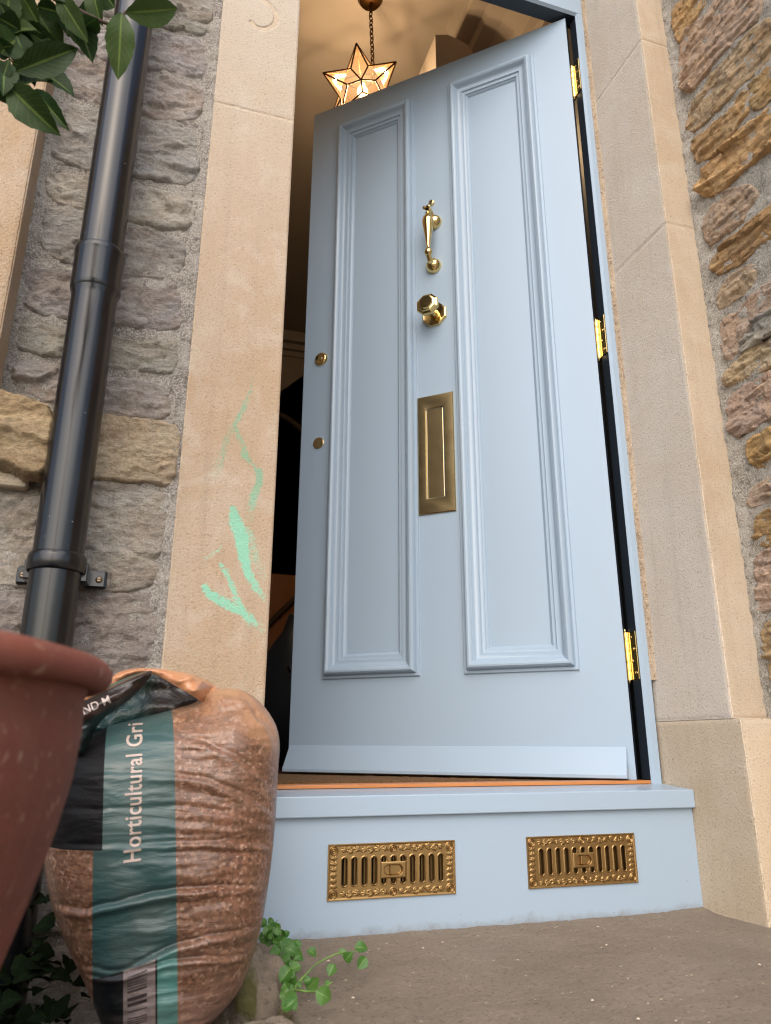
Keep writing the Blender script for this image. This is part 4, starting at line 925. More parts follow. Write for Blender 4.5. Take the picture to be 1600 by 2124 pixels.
sb = rubble('window_sill_stone', [(-.46, .805), (-.30, .800), (-.235, .785), (-.190, .774), (-.178, .760), (-.172, .668), (-.20, .670), (-.232, .690), (-.46, .70)], ((0, -.02, 0), (1, 0, 0), (0, 0, 1), (0, -1, 0)), (.50, .385, .25), M['rubL'], ws, 77., H=.028, rough=.0016, strata=.0005, roll=.010, amp=.004)
tag(sb, 'rough tan sill stone under the window surround')
box('stone_body', -.46, -.186, -.016, .03, .695, .79, M['sandW'], sb)
box('sill_underside', -.46, -.20, -.010, .02, .655, .695, M['sandB'], sb, .006)
# small window pane beyond the frame
wn = empty('side_window', (-.55, .03, .8), 'dark window pane set in the cream stone surround', 'window'); box('pane', -.66, -.44, .0, .006, .81, 2.3, M['glass'], wn); box('sash', -.47, -.4405, -.012, -.0005, .81, 2.3, M['blue'], wn)

# ================================================================ RIGHT RETURN WALL (ochre rubble)
STR_=[
('o',[(-0.043,2.084),(-0.093,2.041),(-0.141,1.993),(-0.121,1.983),(-0.090,1.973),(-0.070,1.970),(-0.049,1.956),(-0.037,1.975),(-0.032,2.021),(-0.027,2.045)]),
('p',[(-0.063,1.969),(-0.089,1.966),(-0.128,1.936),(-0.158,1.952),(-0.181,1.949),(-0.278,1.828),(-0.266,1.798),(-0.238,1.785),(-0.199,1.800),(-0.153,1.802),(-0.087,1.800),(-0.055,1.794),(-0.022,1.851),(-0.028,1.892),(-0.036,1.936)]),
('t',[(-0.040,1.765),(-0.072,1.752),(-0.099,1.765),(-0.146,1.764),(-0.189,1.765),(-0.219,1.767),(-0.257,1.760),(-0.292,1.741),(-0.273,1.655),(-0.226,1.668),(-0.191,1.679),(-0.153,1.678),(-0.107,1.677),(-0.042,1.689),(-0.025,1.702)]),
('o',[(-0.216,1.645),(-0.263,1.643),(-0.340,1.637),(-0.340,1.556),(-0.227,1.570),(-0.210,1.587),(-0.210,1.630)]),
('o',[(-0.040,1.663),(-0.077,1.647),(-0.101,1.646),(-0.138,1.633),(-0.169,1.646),(-0.195,1.642),(-0.199,1.625),(-0.193,1.594),(-0.164,1.593),(-0.127,1.574),(-0.088,1.575),(-0.040,1.594),(-0.033,1.640)]),
('o',[(-0.049,1.560),(-0.091,1.562),(-0.139,1.549),(-0.178,1.555),(-0.215,1.548),(-0.320,1.540),(-0.320,1.454),(-0.192,1.471),(-0.162,1.472),(-0.119,1.471),(-0.081,1.478),(-0.049,1.492),(-0.041,1.539)]),
('p',[(-0.048,1.456),(-0.075,1.447),(-0.090,1.452),(-0.106,1.459),(-0.164,1.417),(-0.178,1.389),(-0.150,1.387),(-0.130,1.361),(-0.108,1.359),(-0.066,1.367),(-0.032,1.372),(-0.031,1.415)]),
('o',[(-0.040,1.319),(-0.065,1.332),(-0.098,1.332),(-0.135,1.336),(-0.173,1.338),(-0.300,1.334),(-0.300,1.260),(-0.169,1.279),(-0.139,1.274),(-0.107,1.272),(-0.082,1.276),(-0.051,1.286),(-0.038,1.306)]),
('s',[(-0.042,1.238),(-0.071,1.249),(-0.106,1.250),(-0.142,1.241),(-0.136,1.212),(-0.109,1.201),(-0.083,1.202),(-0.057,1.203),(-0.037,1.200)]),
('p',[(-0.041,1.175),(-0.083,1.158),(-0.103,1.168),(-0.130,1.181),(-0.260,1.167),(-0.260,1.123),(-0.139,1.126),(-0.114,1.122),(-0.086,1.110),(-0.070,1.090),(-0.055,1.070),(-0.035,1.087),(-0.025,1.119),(-0.034,1.154)]),
('g',[(-0.076,1.082),(-0.102,1.110),(-0.137,1.117),(-0.250,1.113),(-0.250,1.069),(-0.121,1.074),(-0.091,1.071)]),
('t',[(-0.022,1.031),(-0.043,1.048),(-0.069,1.058),(-0.107,1.061),(-0.230,1.055),(-0.230,1.005),(-0.097,1.014),(-0.068,1.016),(-0.038,1.019)]),
('p',[(-0.023,0.985),(-0.046,0.999),(-0.086,0.996),(-0.220,0.985),(-0.220,0.906),(-0.098,0.912),(-0.074,0.909),(-0.048,0.904),(-0.024,0.910),(-0.019,0.940)]),
('o',[(-0.055,0.877),(-0.082,0.879),(-0.240,0.878),(-0.240,0.813),(-0.075,0.820),(-0.062,0.837),(-0.051,0.858)]),
('s',[(-0.037,0.773),(-0.059,0.785),(-0.200,0.783),(-0.200,0.740),(-0.066,0.749),(-0.040,0.749),(-0.031,0.762)]),
('o',[(-0.046,0.717),(-0.065,0.723),(-0.220,0.726),(-0.220,0.651),(-0.041,0.661),(-0.040,0.693)]),
('p',[(-0.034,0.645),(-0.050,0.648),(-0.210,0.649),(-0.210,0.548),(-0.028,0.540),(-0.019,0.550),(-0.030,0.574),(-0.033,0.629)]),
('t',[(-0.024,0.522),(-0.210,0.523),(-0.210,0.390),(-0.024,0.388),(-0.024,0.458)])]
rw = empty('ochre_stone_wall', (1.2, -.1, -.1), 'ochre and pink rubble stone wall projecting forward right of the door', 'wall')
OFFS = .0105
RCOL = {'o': (.62, .43, .23), 'p': (.64, .50, .405), 't': (.63, .50, .34), 's': (.64, .51, .39), 'g': (.46, .43, .37)}
FR = ((1.127, 0, 0), (0, 1, 0), (0, 0, 1), (-1, 0, 0))
for i, (kk_, P_) in enumerate(STR_):
    rubble('stone', P_, FR, RCOL[kk_], M['rubR'], rw, 23.3*i+400, H=.0150, eu=7, ev=34, rough=.0024, strata=.0017, step=.0028, roll=.010, amp=.0048)
zc_ = .40; kinds = 'opotspto'
i = 0
while zc_ < 2.6:                                                     # the wall beyond the picture's edge
    zh = rnd.uniform(.07, .13); yy = -.31-rnd.uniform(0, .05)
    while yy > -1.0:
        w = rnd.uniform(.14, .30); rubble('stone', [(yy-rnd.uniform(0, .01), zc_+.003), (yy-rnd.uniform(0, .01), zc_+zh-.003), (yy-w*.5, zc_+zh-.001), (yy-w+.006, zc_+zh-.003), (yy-w+.006, zc_+.003), (yy-w*.5, zc_+.001)], FR, RCOL[kinds[i % 8]], M['rubR'], rw, 700+i*3.1, step=.010, H=.018); yy -= w; i += 1
    zc_ += zh
for i in range(5): rubble('stone', [(-.03, 2.10+.1*i), (-.03, 2.195+.1*i), (-.29, 2.195+.1*i), (-.29, 2.10+.1*i)], FR, RCOL[kinds[i]], M['rubR'], rw, 900+i*7., step=.008, H=.018)
patch('mortar', rect(-1.05, .004, .2, 2.66), (1.1165, 0, 0), (0, 1, 0), (0, 0, 1), (-1, 0, 0), .0055, lambda u, v, sd: mort_h(5., .0042)(u, v, sd)+.005*sst(-.030, -.002, u)*(v > .33), M['morR'], rw)
box('wall_core', 1.134, 1.45, -1.05, .03, -.16, 2.66, M['sandB'], rw)
bsr = box('base_stone', 1.10, 1.135, -1.05, -.0215, -.14, .335, M['sandB'], rw, .004)

# ================================================================ DOWNPIPE
pipe = empty('downpipe', (-.139, -.05, .2), 'black plastic downpipe with a socket joint on the grey stone wall', 'drainpipe')
px_, py_ = -.1385, -.05
def leanx(z): return px_+(z-.6)*.0035
def pipeseg(name, prof_, par, mat=M['pipe']):
    V, F = lathe_np(prof_, 64, 'Z', (0, 0, 0)); V[:, 0] += px_-.0+.000*(V[:, 2]); V[:, 1] += py_
    return autosmooth(from_np(name, V, F, mat, par), 30)
low_ = pipeseg('lower_pipe', [(.034, -.08), (.034, .958), (.0345, .966), (.0362, .972), (.0365, .975)], pipe)
pipeseg('socket', [(.0355, .970), (.0372, .9735), (.0378, .980), (.0378, 1.034), (.0384, 1.037), (.0390, 1.041), (.0386, 1.046), (.0372, 1.0485), (.0345, 1.0485)], low_)
pipeseg('upper_pipe', [(.034, 1.03), (.034, 2.62)], pipe)
cl = empty('pipe_clip', (0, 0, 0)); cl.parent = pipe
pipeseg('band', [(.0342, .5205), (.0378, .5210), (.0392, .5235), (.0392, .5400), (.0382, .5440), (.0362, .5465), (.0342, .5470)], cl)
for sx in (-1, 1):
    bm = bmesh.new(); add_box(bm, px_+(.035 if sx > 0 else -.056), px_+(.066 if sx > 0 else -.035), -.016, -.006, .508, .536, .004, 2); from_bm('lug', bm, M['pipe'], cl, smooth=False)
    bm = bmesh.new(); add_box(bm, px_+sx*.037-.005, px_+sx*.037+.005, -.05, -.008, .510, .538, .002, 2); from_bm('arm', bm, M['pipe'], cl)
    lx_ = px_+(.055 if sx > 0 else -.047); lathe('screw', [(0, -.0205), (.003, -.0205), (.0044, -.0185), (.0050, -.016)], M['steel'], cl, 18, 'Y', (lx_, 0, .5215))
    box('screw_slot', lx_-.0030, lx_+.0030, -.0209, -.0198, .5208, .5222, M['black'], cl)

# ================================================================ TERRACOTTA POT
PX, PY = -.268, -.68
pot = empty('plant_pot', (PX, PY, -.09), 'large terracotta plant pot with a thick rolled rim', 'plant pot')
pp = [(0, -.088), (.115, -.088), (.122, -.082), (.135, -.03), (.160, .05), (.185, .115), (.2045, .170), (.2170, .210), (.2262, .246), (.2318, .274), (.2338, .300), (.2330, .3185), (.2345, .3235), (.2405, .3225), (.2450, .3245), (.2475, .3290), (.2470, .3340), (.2430, .3385), (.2360, .3405), (.2260, .3400), (.2210, .3360), (.2190, .30), (.2150, .27)]
V, F = lathe_np(pp, 220, 'Z', (PX, PY, 0))
th = np.arctan2(V[:, 1]-PY, V[:, 0]-PX); V[:, 2] += .0006*np.sin(th*3)+.0005*fbm(th*3, V[:, 2]*60)
autosmooth(from_np('pot_body', V, F, M['terra'], pot), 60)
lathe('soil', [(0, .302), (.10, .300), (.219, .296)], M['soil'], pot, 40, 'Z', (PX, PY, 0))

# ================================================================ BAY TREE
LEAF=[
((-0.099,1.101),(-0.041,1.130),0.033),((-0.102,1.088),(-0.096,1.021),0.032),((-0.195,0.972),(-0.137,1.014),0.033),((-0.169,1.010),(-0.137,1.013),0.021),
((-0.199,0.959),(-0.148,0.917),0.036),((-0.178,0.967),(-0.138,0.924),0.021),((-0.191,1.042),(-0.160,1.032),0.014),((-0.199,1.053),(-0.162,1.030),0.020),
((-0.221,1.038),(-0.202,1.038),0.028),((-0.215,0.997),(-0.201,1.031),0.038),((-0.206,1.036),(-0.185,0.992),0.026),((-0.164,1.089),(-0.139,1.044),0.024),
((-0.151,1.086),(-0.127,1.039),0.028),((-0.140,1.075),(-0.123,1.067),0.025),((-0.185,1.011),(-0.166,1.015),0.011),((-0.209,0.988),(-0.202,0.940),0.028),
((-0.203,0.998),(-0.185,0.994),0.018),((-0.124,1.118),(-0.110,1.097),0.027),((-0.188,1.079),(-0.163,1.072),0.022),((-0.223,1.058),(-0.203,1.033),0.022),
((-0.135,1.122),(-0.122,1.082),0.024),((-0.206,0.961),(-0.202,0.976),0.013),((-0.208,1.085),(-0.184,1.052),0.029),((-0.218,1.088),(-0.215,1.033),0.034),
((-0.181,1.103),(-0.152,1.078),0.024),((-0.226,1.008),(-0.201,1.004),0.023),((-0.225,0.975),(-0.198,0.945),0.026)]
tree = empty('bay_tree', (PX, PY, .30), 'bay tree with glossy dark leaves growing from the terracotta pot', 'bay tree')
tube('trunk', spline([(PX, PY, .29), (PX-.015, PY+.02, .6), (PX-.02, PY+.08, .9), (PX+.0, PY+.12, 1.15), (PX-.02, PY+.16, 1.45)], 6), np.linspace(.014, .007, 25), M['bark'], tree, 12)
for pts, r0 in (([(PX-.01, PY+.10, 1.02), (-.225, -.50, 1.098), (-.186, -.45, 1.101), (-.148, -.45, 1.087), (-.125, -.45, 1.080), (-.109, -.45, 1.080), (-.098, -.45, 1.102)], .0035), ([(PX-.02, PY+.08, .88), (-.255, -.50, .935), (-.234, -.45, .945), (-.205, -.45, .960), (-.195, -.45, .963)], .0032), ([(PX, PY+.12, 1.13), (-.24, -.50, 1.13), (-.19, -.46, 1.14), (-.14, -.45, 1.125)], .003)):
    tube('branch', spline(pts, 6), np.linspace(r0, r0*.45, (len(pts)-1)*6+1), M['bark'], tree, 8)
def leaf_mesh(name, L=1., W=.5, curl=.12, fold=.18, serr=.0, seed=0, nl=14, nw=6, shape=.9):
    V = []; UV = []; F = []
    for i in range(nl+1):
        t = i/nl; w = W*.5*math.sin(math.pi*min(1, t)**shape)**.85 if 0 < t < 1 else .004
        if t > .8: w *= 1-.35*((t-.8)/.2)**2
        for j in range(nw+1):
            s = j/nw*2-1
            ww = w*(1+serr*math.sin(i*2.7+seed+j)) if abs(s) > .9 else w
            V.append((s*ww, curl*math.sin(t*2.6+seed)*.5-curl*t*t*.5+fold*abs(s)*w+.012*math.sin(t*17+seed)*abs(s), t*L)); UV.append((j/nw, t))
    for i in range(nl):
        for j in range(nw): a = i*(nw+1)+j; F.append((a, a+1, a+nw+2, a+nw+1))
    me = bpy.data.meshes.new(name); me.from_pydata(V, [], F)
    ul = me.uv_layers.new(name='uv')
    for lp_ in me.loops: ul.data[lp_.index].uv = UV[lp_.vertex_index]
    me.polygons.foreach_set('use_smooth', np.ones(len(me.polygons), bool)); return me
bays = [leaf_mesh('bay_leaf_%d' % i, 1., 1., curl=c_, fold=f_, serr=.05, seed=i*1.7, shape=.95) for i, (c_, f_) in enumerate(((.16, .2), (.3, .12), (.1, .3), (-.2, .25), (.22, .35)))]
for m_ in bays: m_.materials.append(M['bay'])
def place_leaf(me, base, tip, width, normal, parent, name='leaf'):
    b, t = Vector(base), Vector(tip); z = (t-b); L = z.length; z.normalize(); n = Vector(normal); n = (n-z*n.dot(z)).normalized(); x = n.cross(z)
    o = bpy.data.objects.new(name, me); COL.objects.link(o); o.parent = parent
    mt = Matrix((x*width, n*L, z*L)).transposed().to_4x4(); mt.translation = b-wl(parent); o.matrix_local = mt; return o
camP = Vector((0, -1.15, .294))
for i, ((x0, z0), (x1, z1), w) in enumerate(LEAF):
    dy0, dy1 = rnd.uniform(-.008, .008), rnd.uniform(-.02, .02)
    if i < 2: dy0 = 0; dy1 = .0
    b = Vector((x0, -.45+dy0, z0)); t = Vector((x1, -.45+dy1, z1)); tocam_ = (camP-(b+t)/2).normalized()
    place_leaf(bays[i % 5], b, t, w, tocam_+Vector((rnd.uniform(-.5, .5), rnd.uniform(-.3, .3), rnd.uniform(-.5, .5)))*(.25 if i < 6 else 1.), tree)
for i, ((x0, z0), (x1, z1), w) in enumerate(LEAF):
    if i in (0, 1, 4, 5, 13, 17): continue
    j_ = lambda s: rnd.uniform(-s, s)
    b = Vector((x0-.012+j_(.012), -.42+j_(.015), z0+.012+j_(.012))); t = Vector((x1-.014+j_(.014), -.42+j_(.02), z1+.012+j_(.014)))
    place_leaf(bays[(i+2) % 5], b, b+(t-b).normalized()*rnd.uniform(.04, .062), .028, Vector((j_(.9), -1, j_(.9))), tree)
for i in range(70):
    c = Vector((rnd.uniform(-.36, -.20), rnd.uniform(-.62, -.40), rnd.uniform(.93, 1.40)))
    # keep clear of the part of the picture where the wall shows
    d_ = Vector((rnd.uniform(-1, 1), rnd.uniform(-1, 1), rnd.uniform(-.9, .5))).normalized()
    if c.x+d_.x*.065 > -.205+(.03 if c.z > 1.05 else 0): continue
    place_leaf(bays[i % 5], c, c+d_*rnd.uniform(.05, .07), rnd.uniform(.024, .034), Vector((rnd.uniform(-1, 1), -1, rnd.uniform(-1, 1))), tree)

# ================================================================ GRIT BAG
BODY = [(-0.0795,0.2914),(-0.0469,0.3119),(-0.0011,0.3242),(0.0352,0.3345),(0.0620,0.3430),(0.0670,0.3560),(0.0934,0.3612),(0.1200,0.3595),(0.1491,0.3363),(0.1669,0.3037),(0.1652,0.2600),(0.1649,0.2035),(0.1623,0.1599),(0.1568,0.1073),(0.1510,0.0769),(0.1413,0.0476),(0.1317,0.0238),(0.1036,-0.0024),(0.0732,-0.0282),(0.0324,-0.0412),(-0.0050,-0.0153),(-0.0343,0.0418),(-0.0649,0.0907),(-0.0854,0.1350),(-0.0959,0.1772),(-0.0985,0.2358),(-0.0929,0.2726)]
BP = np.array(BODY)
bag = empty('grit_bag', (0, -.17, 0), 'folded plastic bag of brown horticultural grit leaning by the door jamb', 'bag of grit')
CREASE = [((.055, .340), (.112, .343), .004, .0060), ((.085, .352), (.13, .318), .006, .0040), ((.10, .33), (.155, .29), .007, .0030), ((-.04, .128), (.14, .140), .006, .0045), ((.0, .070), (.135, .098), .005, .0045), ((-.02, .062), (.13, .072), .004, .005), ((.06, .190), (.165, .168), .005, .0022), ((.03, .262), (.165, .205), .006, .0030), ((.02, .225), (.16, .195), .005, .0020), ((.04, .3), (.15, .24), .007, .0025)]
def bag_front(u, v, sd):
    t = np.clip(sd/.085, 0, 1); g = np.sqrt(np.clip(1-(1-t)**2.3, 0, 1))
    h = .088*g*(.86+.14*sst(.36, .16, v))
    wp = .016*fbm(u*7, v*7, 3.); fl = v+.16*(u-.04)**2*4-.05*(u-.03)
    wr = ridged(u*4+wp*3, (fl+wp)*46, 1.3, o=3)-.95; wr2 = ridged(u*7+3, (fl+wp*.6)*95, 6.3, o=2)-.8
    amp = sst(.0, .03, sd)*(.45+.55*sst(-.01, .05, u))
    h = h+.0021*wr*amp+.0010*wr2*amp+.0035*fbm(u*13, v*13, 5., o=3)*amp
    for (x0, z0), (x1, z1), w, a in CREASE:
        dx, dz = x1-x0, z1-z0; tt = np.clip(((u-x0)*dx+(v-z0)*dz)/(dx*dx+dz*dz), 0, 1)
        bow = .010*np.sin(np.pi*tt); q = (v-(z0+tt*dz)-bow+.0022*fbm(u*30, 0*u+a*900, o=2)); fade = np.sin(np.pi*np.clip(tt*.9+.08, 0, 1))**.5
        h = h+a*fade*(np.exp(-((q+w*.7)/(w*.8))**2)-1.1*np.exp(-((q-w*.3)/(w*.45))**2))*sst(0, .02, sd)
    # top: pinched towards the folded mouth
    pinch = sst(.30, .36, v-.10*(u-.06)); h = h*(1-.35*pinch)
    h = h+.010*pinch*(ridged(u*22+v*14, v*16-u*8, 4., o=3)-.6)*sst(0, .02, sd)
    return h
FB = ((0, -.17, 0), (1, 0, 0), (0, 0, 1), (0, -1, 0))
body = patch('bag_body', smooth_poly(BODY, 2), *FB, .0018, bag_front, M['bag'], bag)
patch('bag_back', smooth_poly(BODY, 2), (0, -.17, 0), (1, 0, 0), (0, 0, 1), (0, 1, 0), .006, lambda u, v, sd: .075*np.sqrt(np.clip(1-(1-np.clip(sd/.085, 0, 1))**2.3, 0, 1))+.002*fbm(u*20, v*40), M['bag'], bag)
INNER =[ (-0.0854,0.3330),(-0.0573,0.3506),(-0.0281,0.3776),(0.0038,0.3828),(0.0538,0.3650),(0.0858,0.3387),(0.0380,0.3059),(-0.0442,0.2831),(-0.0780,0.2723) ]
patch('bag_lining', smooth_poly(INNER, 1), (0, -.155, 0), (1, 0, 0), (0, 0, 1), (0, -1, 0), .003, lambda u, v, sd: -.01+.03*sst(.0, .05, sd)*sst(.37, .32, v)+.010*ridged(u*14+v*20, v*16-u*9, 2., o=2)*sst(0, .012, sd), M['lining'], bag)
FLAP =[ (-0.0756,0.3400),(-0.0636,0.3488),(-0.0417,0.3718),(-0.0276,0.3791),(0.0006,0.3823),(0.0511,0.3757),(0.0840,0.3655),(0.0900,0.3480),(0.0700,0.3400),(0.0534,0.3466),(0.0263,0.3622),(0.0040,0.3766),(-0.0223,0.3701),(-0.0401,0.3566),(-0.0550,0.3445) ]
def flap_h(u, v, sd): return .004+.030*sst(.385, .345, v)*sst(-.02, .03, u)*sst(.082, .050, u)-.022*sst(.045, .075, u)+.006*np.sqrt(np.clip(sd/.010, 0, 1))+.008*ridged(u*20+fbm(u*12, v*12)*.5, v*30-u*14, 7., o=3)*sst(0, .006, sd)
fl_ = patch('bag_film_fold', smooth_poly(FLAP, 2), (0, -.185, 0), (1, 0, 0), (0, 0, 1), (0, -1, 0), .0018, flap_h, M['film'], bag)
PRINT =[ (-0.0721,0.3371),(-0.0402,0.3609),(-0.0061,0.3754),(0.0061,0.3770),(-0.0093,0.3521),(-0.0292,0.3334),(-0.0466,0.3211),(-0.0553,0.3048),(-0.0610,0.2783),(-0.0720,0.2736),(-0.0861,0.3261) ]
def prt_h(u, v, sd): return .008+.018*np.sqrt(np.clip(sd/.02, 0, 1))+.008*ridged((u+v)*9, (v-u*.5)*34, 3., o=2)*sst(0, .008, sd)
pf_ = patch('bag_printed_fold', smooth_poly(PRINT, 2), (0, -.205, 0), (1, 0, 0), (0, 0, 1), (0, -1, 0), .0018, prt_h, M['flap'], bag)
def lettering(name, txt, org, ang, size, yfun, mat, parent, sx=1., space=1.0, bold=.0):
    cu = bpy.data.curves.new(name, 'FONT'); cu.body = txt; cu.size = size; cu.space_character = space; cu.resolution_u = 3; cu.offset = bold
    tmp = bpy.data.objects.new('tmp_text', cu); COL.objects.link(tmp); bpy.context.view_layer.update()
    me = bpy.data.meshes.new_from_object(tmp.evaluated_get(bpy.context.evaluated_depsgraph_get())); bpy.data.objects.remove(tmp); bpy.data.curves.remove(cu)
    bm = bmesh.new(); bm.from_mesh(me); bmesh.ops.triangulate(bm, faces=bm.faces)
    for _ in range(3):
        es_ = [e for e in bm.edges if e.calc_length() > size*.09]
        if not es_: break
        bmesh.ops.subdivide_edges(bm, edges=es_, cuts=1); bmesh.ops.triangulate(bm, faces=[f for f in bm.faces if len(f.verts) > 3])
    xy = np.array([v_.co[:2] for v_ in bm.verts]); xy[:, 0] *= sx; c_, s_ = math.cos(ang), math.sin(ang)
    X = org[0]+xy[:, 0]*c_-xy[:, 1]*s_; Zt = org[1]+xy[:, 0]*s_+xy[:, 1]*c_; Yt = yfun(X, Zt)
    for v_, a, b, d_ in zip(bm.verts, X, Yt, Zt): v_.co = (a, b, d_)
    bm.to_mesh(me); bm.free(); me.materials.clear(); return link(name, me, mat, parent, True)
SB = smooth_poly(BODY, 2)
def ybag(X, Z_):
    sd, _, _ = polydist(SB, X, Z_); return -.17-bag_front(X, Z_, np.maximum(sd, 0))-.0009
# "Horticultural Grit" reads upwards; its last letter turns over the fold
lettering('bag_lettering', 'Horticultural Gri', (.0095, .1735), R_(90)+.085, .0248, ybag, M['letter'], body, sx=.80, space=1.05, bold=.00035)
SP = smooth_poly(PRINT, 2)
def yprt(X, Z_):
    sd, _, _ = polydist(SP, X, Z_); return -.205-prt_h(X, Z_, np.maximum(sd, 0))-.0008
lettering('fold_lettering', 'ND M', (-.066, .3235), R_(27), .0135, yprt, M['letter2'], pf_, sx=.9, bold=.00015)
# ================================================================ MOSSY STONES BY THE STEP
def lump(name, c, r, seed, mat, label, cat, flat=.7):
    V, F = lathe_np([(math.sin(t), -math.cos(t)) for t in np.linspace(0, math.pi, 30)], 56, 'Z'); 
    d_ = 1+.22*fbm(V[:, 0]*1.6, V[:, 1]*1.6, V[:, 2]*1.6+seed, o=4)+.03*fbm(V[:, 0]*9, V[:, 1]*9, V[:, 2]*9+seed, o=3)
    V = V*d_[:, None]*np.array(r)+np.array(c)
    o = from_np(name, V-np.array(c), F, mat, attrs={'moss': .35+.9*sst(-.3, .6, fbm(V[:, 0]*14, V[:, 1]*14, V[:, 2]*14))}); o.location = c; return tag(o, label, cat, kind='thing')
lump('edging_stone', (.165, -.255, -.045), (.080, .050, .056), 4., M['concrete'], 'brown edging stone lying in front of the bag beside the step', 'stone')
lump('mossy_stone', (.158, -.080, -.030), (.050, .085, .070), 9., M['concrete'], 'mossy grey stone wedged between the grit bag and the step', 'stone')
# ================================================================ WEEDS
WEED=[(0.262,0.004,0.017),(0.289,-0.016,0.018),(0.306,0.005,0.012),(0.317,-0.004,0.018),(0.336,0.005,0.022),(0.334,-0.010,0.020),(0.263,-0.034,0.024),(0.254,-0.028,0.013),(0.281,-0.051,0.029),(0.286,-0.036,0.010),(0.236,-0.052,0.029),(0.228,0.011,0.029),(0.210,0.004,0.022),(0.226,-0.021,0.025),(0.239,0.018,0.017),(0.241,-0.001,0.018),(0.223,-0.007,0.025),(0.236,-0.010,0.018),(0.210,0.042,0.012),(0.203,0.041,0.017),(0.195,0.038,0.018),(0.192,0.028,0.018),(0.205,0.028,0.018),(0.216,0.033,0.015),(0.224,0.029,0.013),(0.211,0.021,0.020),(0.230,-0.035,0.020),(0.235,-0.027,0.015),(0.188,0.049,0.013),(0.200,0.048,0.012),(0.218,0.018,0.018),(0.235,0.007,0.020),(0.225,-0.043,0.015)]
# measured on the plane y=.03; the plant really hugs the slab, so slide each leaf along its sight line to stand just above it
def slide(x, z, y=.03):
    p_ = Vector((x, y, z)); d_ = p_-camP
    if z < .028:
        t = (.014+.012*rnd.random()-camP.z)/d_.z if d_.z < 0 else 1; t = min(max(t, .55), 1.0); return camP+d_*t, t
    return p_, 1.
weed = empty('weed_plant', (.215, .0, -.02), 'leafy green weed sprouting from the crack beside the step', 'weed')
wl_m = [leaf_mesh('weed_leaf_%d' % i, 1., 1., curl=c_, fold=f_, serr=.16, seed=i*2.1, nl=12, nw=4, shape=.72) for i, (c_, f_) in enumerate(((.3, .25), (-.2, .3), (.45, .1), (.15, .4)))]
for m_ in wl_m: m_.materials.append(M['weed'])
for i, (x, z, w) in enumerate(WEED*3):
    p_, t = slide(x+(rnd.uniform(-.010, .008) if i >= len(WEED) else 0), z-(.004 if i >= len(WEED) else 0)); w *= t*(.9 if i < len(WEED) else .68)
    if i >= len(WEED) and x > .245: continue
    a = rnd.uniform(0, 6.28); d_ = Vector((math.cos(a), rnd.uniform(-.5, .2), math.sin(a)*.8-.25)).normalized()
    p_ = p_+Vector((0, rnd.uniform(-.012, .01), 0)); n_ = Vector((rnd.uniform(-.6, .6), -1, rnd.uniform(.1, 1.2)))
    place_leaf(wl_m[i % 4], p_-d_*w*.5, p_+d_*w*.55, w*.95, n_, weed)
def stm(P_, r0):
    pts = [slide(x, z)[0] for x, z in P_]; tube('stem', spline(pts, 5), np.linspace(r0, r0*.5, (len(pts)-1)*5+1), M['stem'], weed, 8)
stm([(0.2350,-0.0421),(0.2420,-0.0321),(0.2556,-0.0199),(0.2707,-0.0088),(0.2991,0.0014),(0.3283,0.0019)], .0017)
stm([(0.2299,-0.0382),(0.2522,-0.0424),(0.2718,-0.0440),(0.2928,-0.0336)], .0014)
stm([(0.2235,-0.0186),(0.2141,0.0062),(0.2032,0.0313),(0.2092,0.0507)], .0012)
tube('dry_stem', spline([(.213, .03, .045), (.2145, .03, .032), (.2155, .03, .018)], 4), .0010, M['twig'], weed, 6)
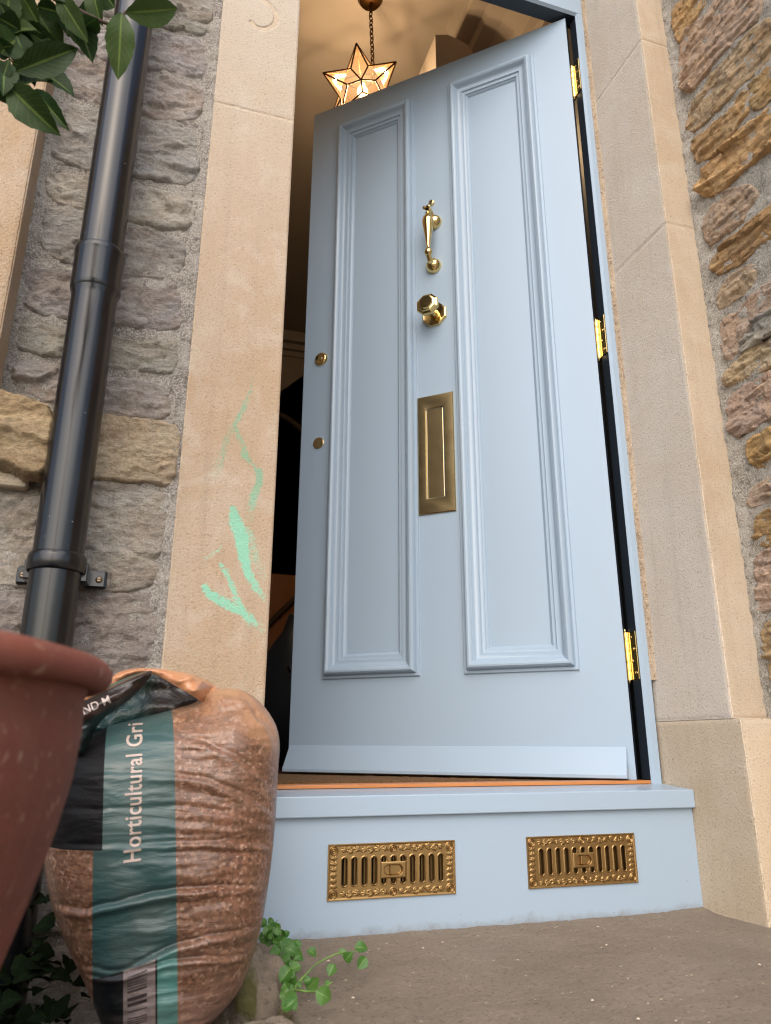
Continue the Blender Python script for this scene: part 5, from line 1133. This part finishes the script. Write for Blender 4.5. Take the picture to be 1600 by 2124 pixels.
# ground ivy in the dark bed: one mat of leaves
V = []; F = []; UVs = []
im = leaf_mesh('tmp_ivy', 1., 1., .25, .3, .1, 1., 8, 4, .6); iv = np.array([tuple(q.co) for q in im.vertices]); iff = [tuple(p.vertices) for p in im.polygons]; iuv = [tuple(im.uv_layers[0].data[i].uv) for p in im.polygons for i in p.loop_indices]
bpy.data.meshes.remove(im)
spots = [(-0.1145,0.0117),(-0.0965,0.0242),(-0.0699,0.0126),(-0.0436,0.0056),(-0.1106,0.0539),(-0.0877,0.0717),(-0.0633,0.0407),(-0.0904,0.1117),(-0.0793,0.1263),(-0.1179,0.0354),(-0.0883,0.0001),(-0.0511,0.0253)]
for i in range(230):
    if i < 60: x, z = spots[i % 12]; p_ = Vector((x+rnd.uniform(-.03, .02), -.12+rnd.uniform(-.05, .08), z+rnd.uniform(-.03, .015)))
    else: p_ = Vector((rnd.uniform(-.5, .13), rnd.uniform(-.42, -.02), rnd.uniform(-.08, -.035)))
    a = rnd.uniform(0, 6.28); z_ = Vector((math.cos(a), math.sin(a), rnd.uniform(-.3, .5))).normalized(); n_ = Vector((rnd.uniform(-.6, .6), rnd.uniform(-1, .2), 1)); n_ = (n_-z_*n_.dot(z_)).normalized(); x_ = n_.cross(z_); L = rnd.uniform(.018, .032)
    Mx = np.array([tuple(x_*L), tuple(n_*L), tuple(z_*L)]); k0 = len(V); V += [tuple(q) for q in iv @ Mx+np.array(p_)]; F += [tuple(j+k0 for j in f) for f in iff]; UVs += iuv
o = from_np('ground_ivy', V, F, M['ivy']); ul = o.data.uv_layers.new(name='uv')
ul.data.foreach_set('uv', np.array(UVs, np.float32).ravel()); tag(o, kind='stuff')
# loose grit and flakes on the step
V = []; F = []
for i in range(110):
    x, y = rnd.uniform(.24, 1.1), rnd.uniform(-.6, .13); s = rnd.choice([.0005, .0006, .0008, .001, .0018]); a = rnd.uniform(0, 6.28); k0 = len(V); z0 = .0015
    for dx, dy, dz in ((-1, -1, 0), (1, -.8, 0), (1.2, 1, 0), (-.7, .9, 0), (.1, .1, .8)):
        V.append((x+s*(dx*math.cos(a)-dy*math.sin(a)), y+s*(dx*math.sin(a)+dy*math.cos(a)), z0+s*dz))
    F += [(k0, k0+1, k0+4, k0+4), (k0+1, k0+2, k0+4, k0+4), (k0+2, k0+3, k0+4, k0+4), (k0+3, k0, k0+4, k0+4)]
me = bpy.data.meshes.new('loose_grit'); me.from_pydata(V, [], [tuple(dict.fromkeys(f)) for f in F]); k = NB('pale_chips'); k.fin(C('#c9b7a2'), .8)
tag(link('loose_grit', me, k.m, None, False), kind='stuff')
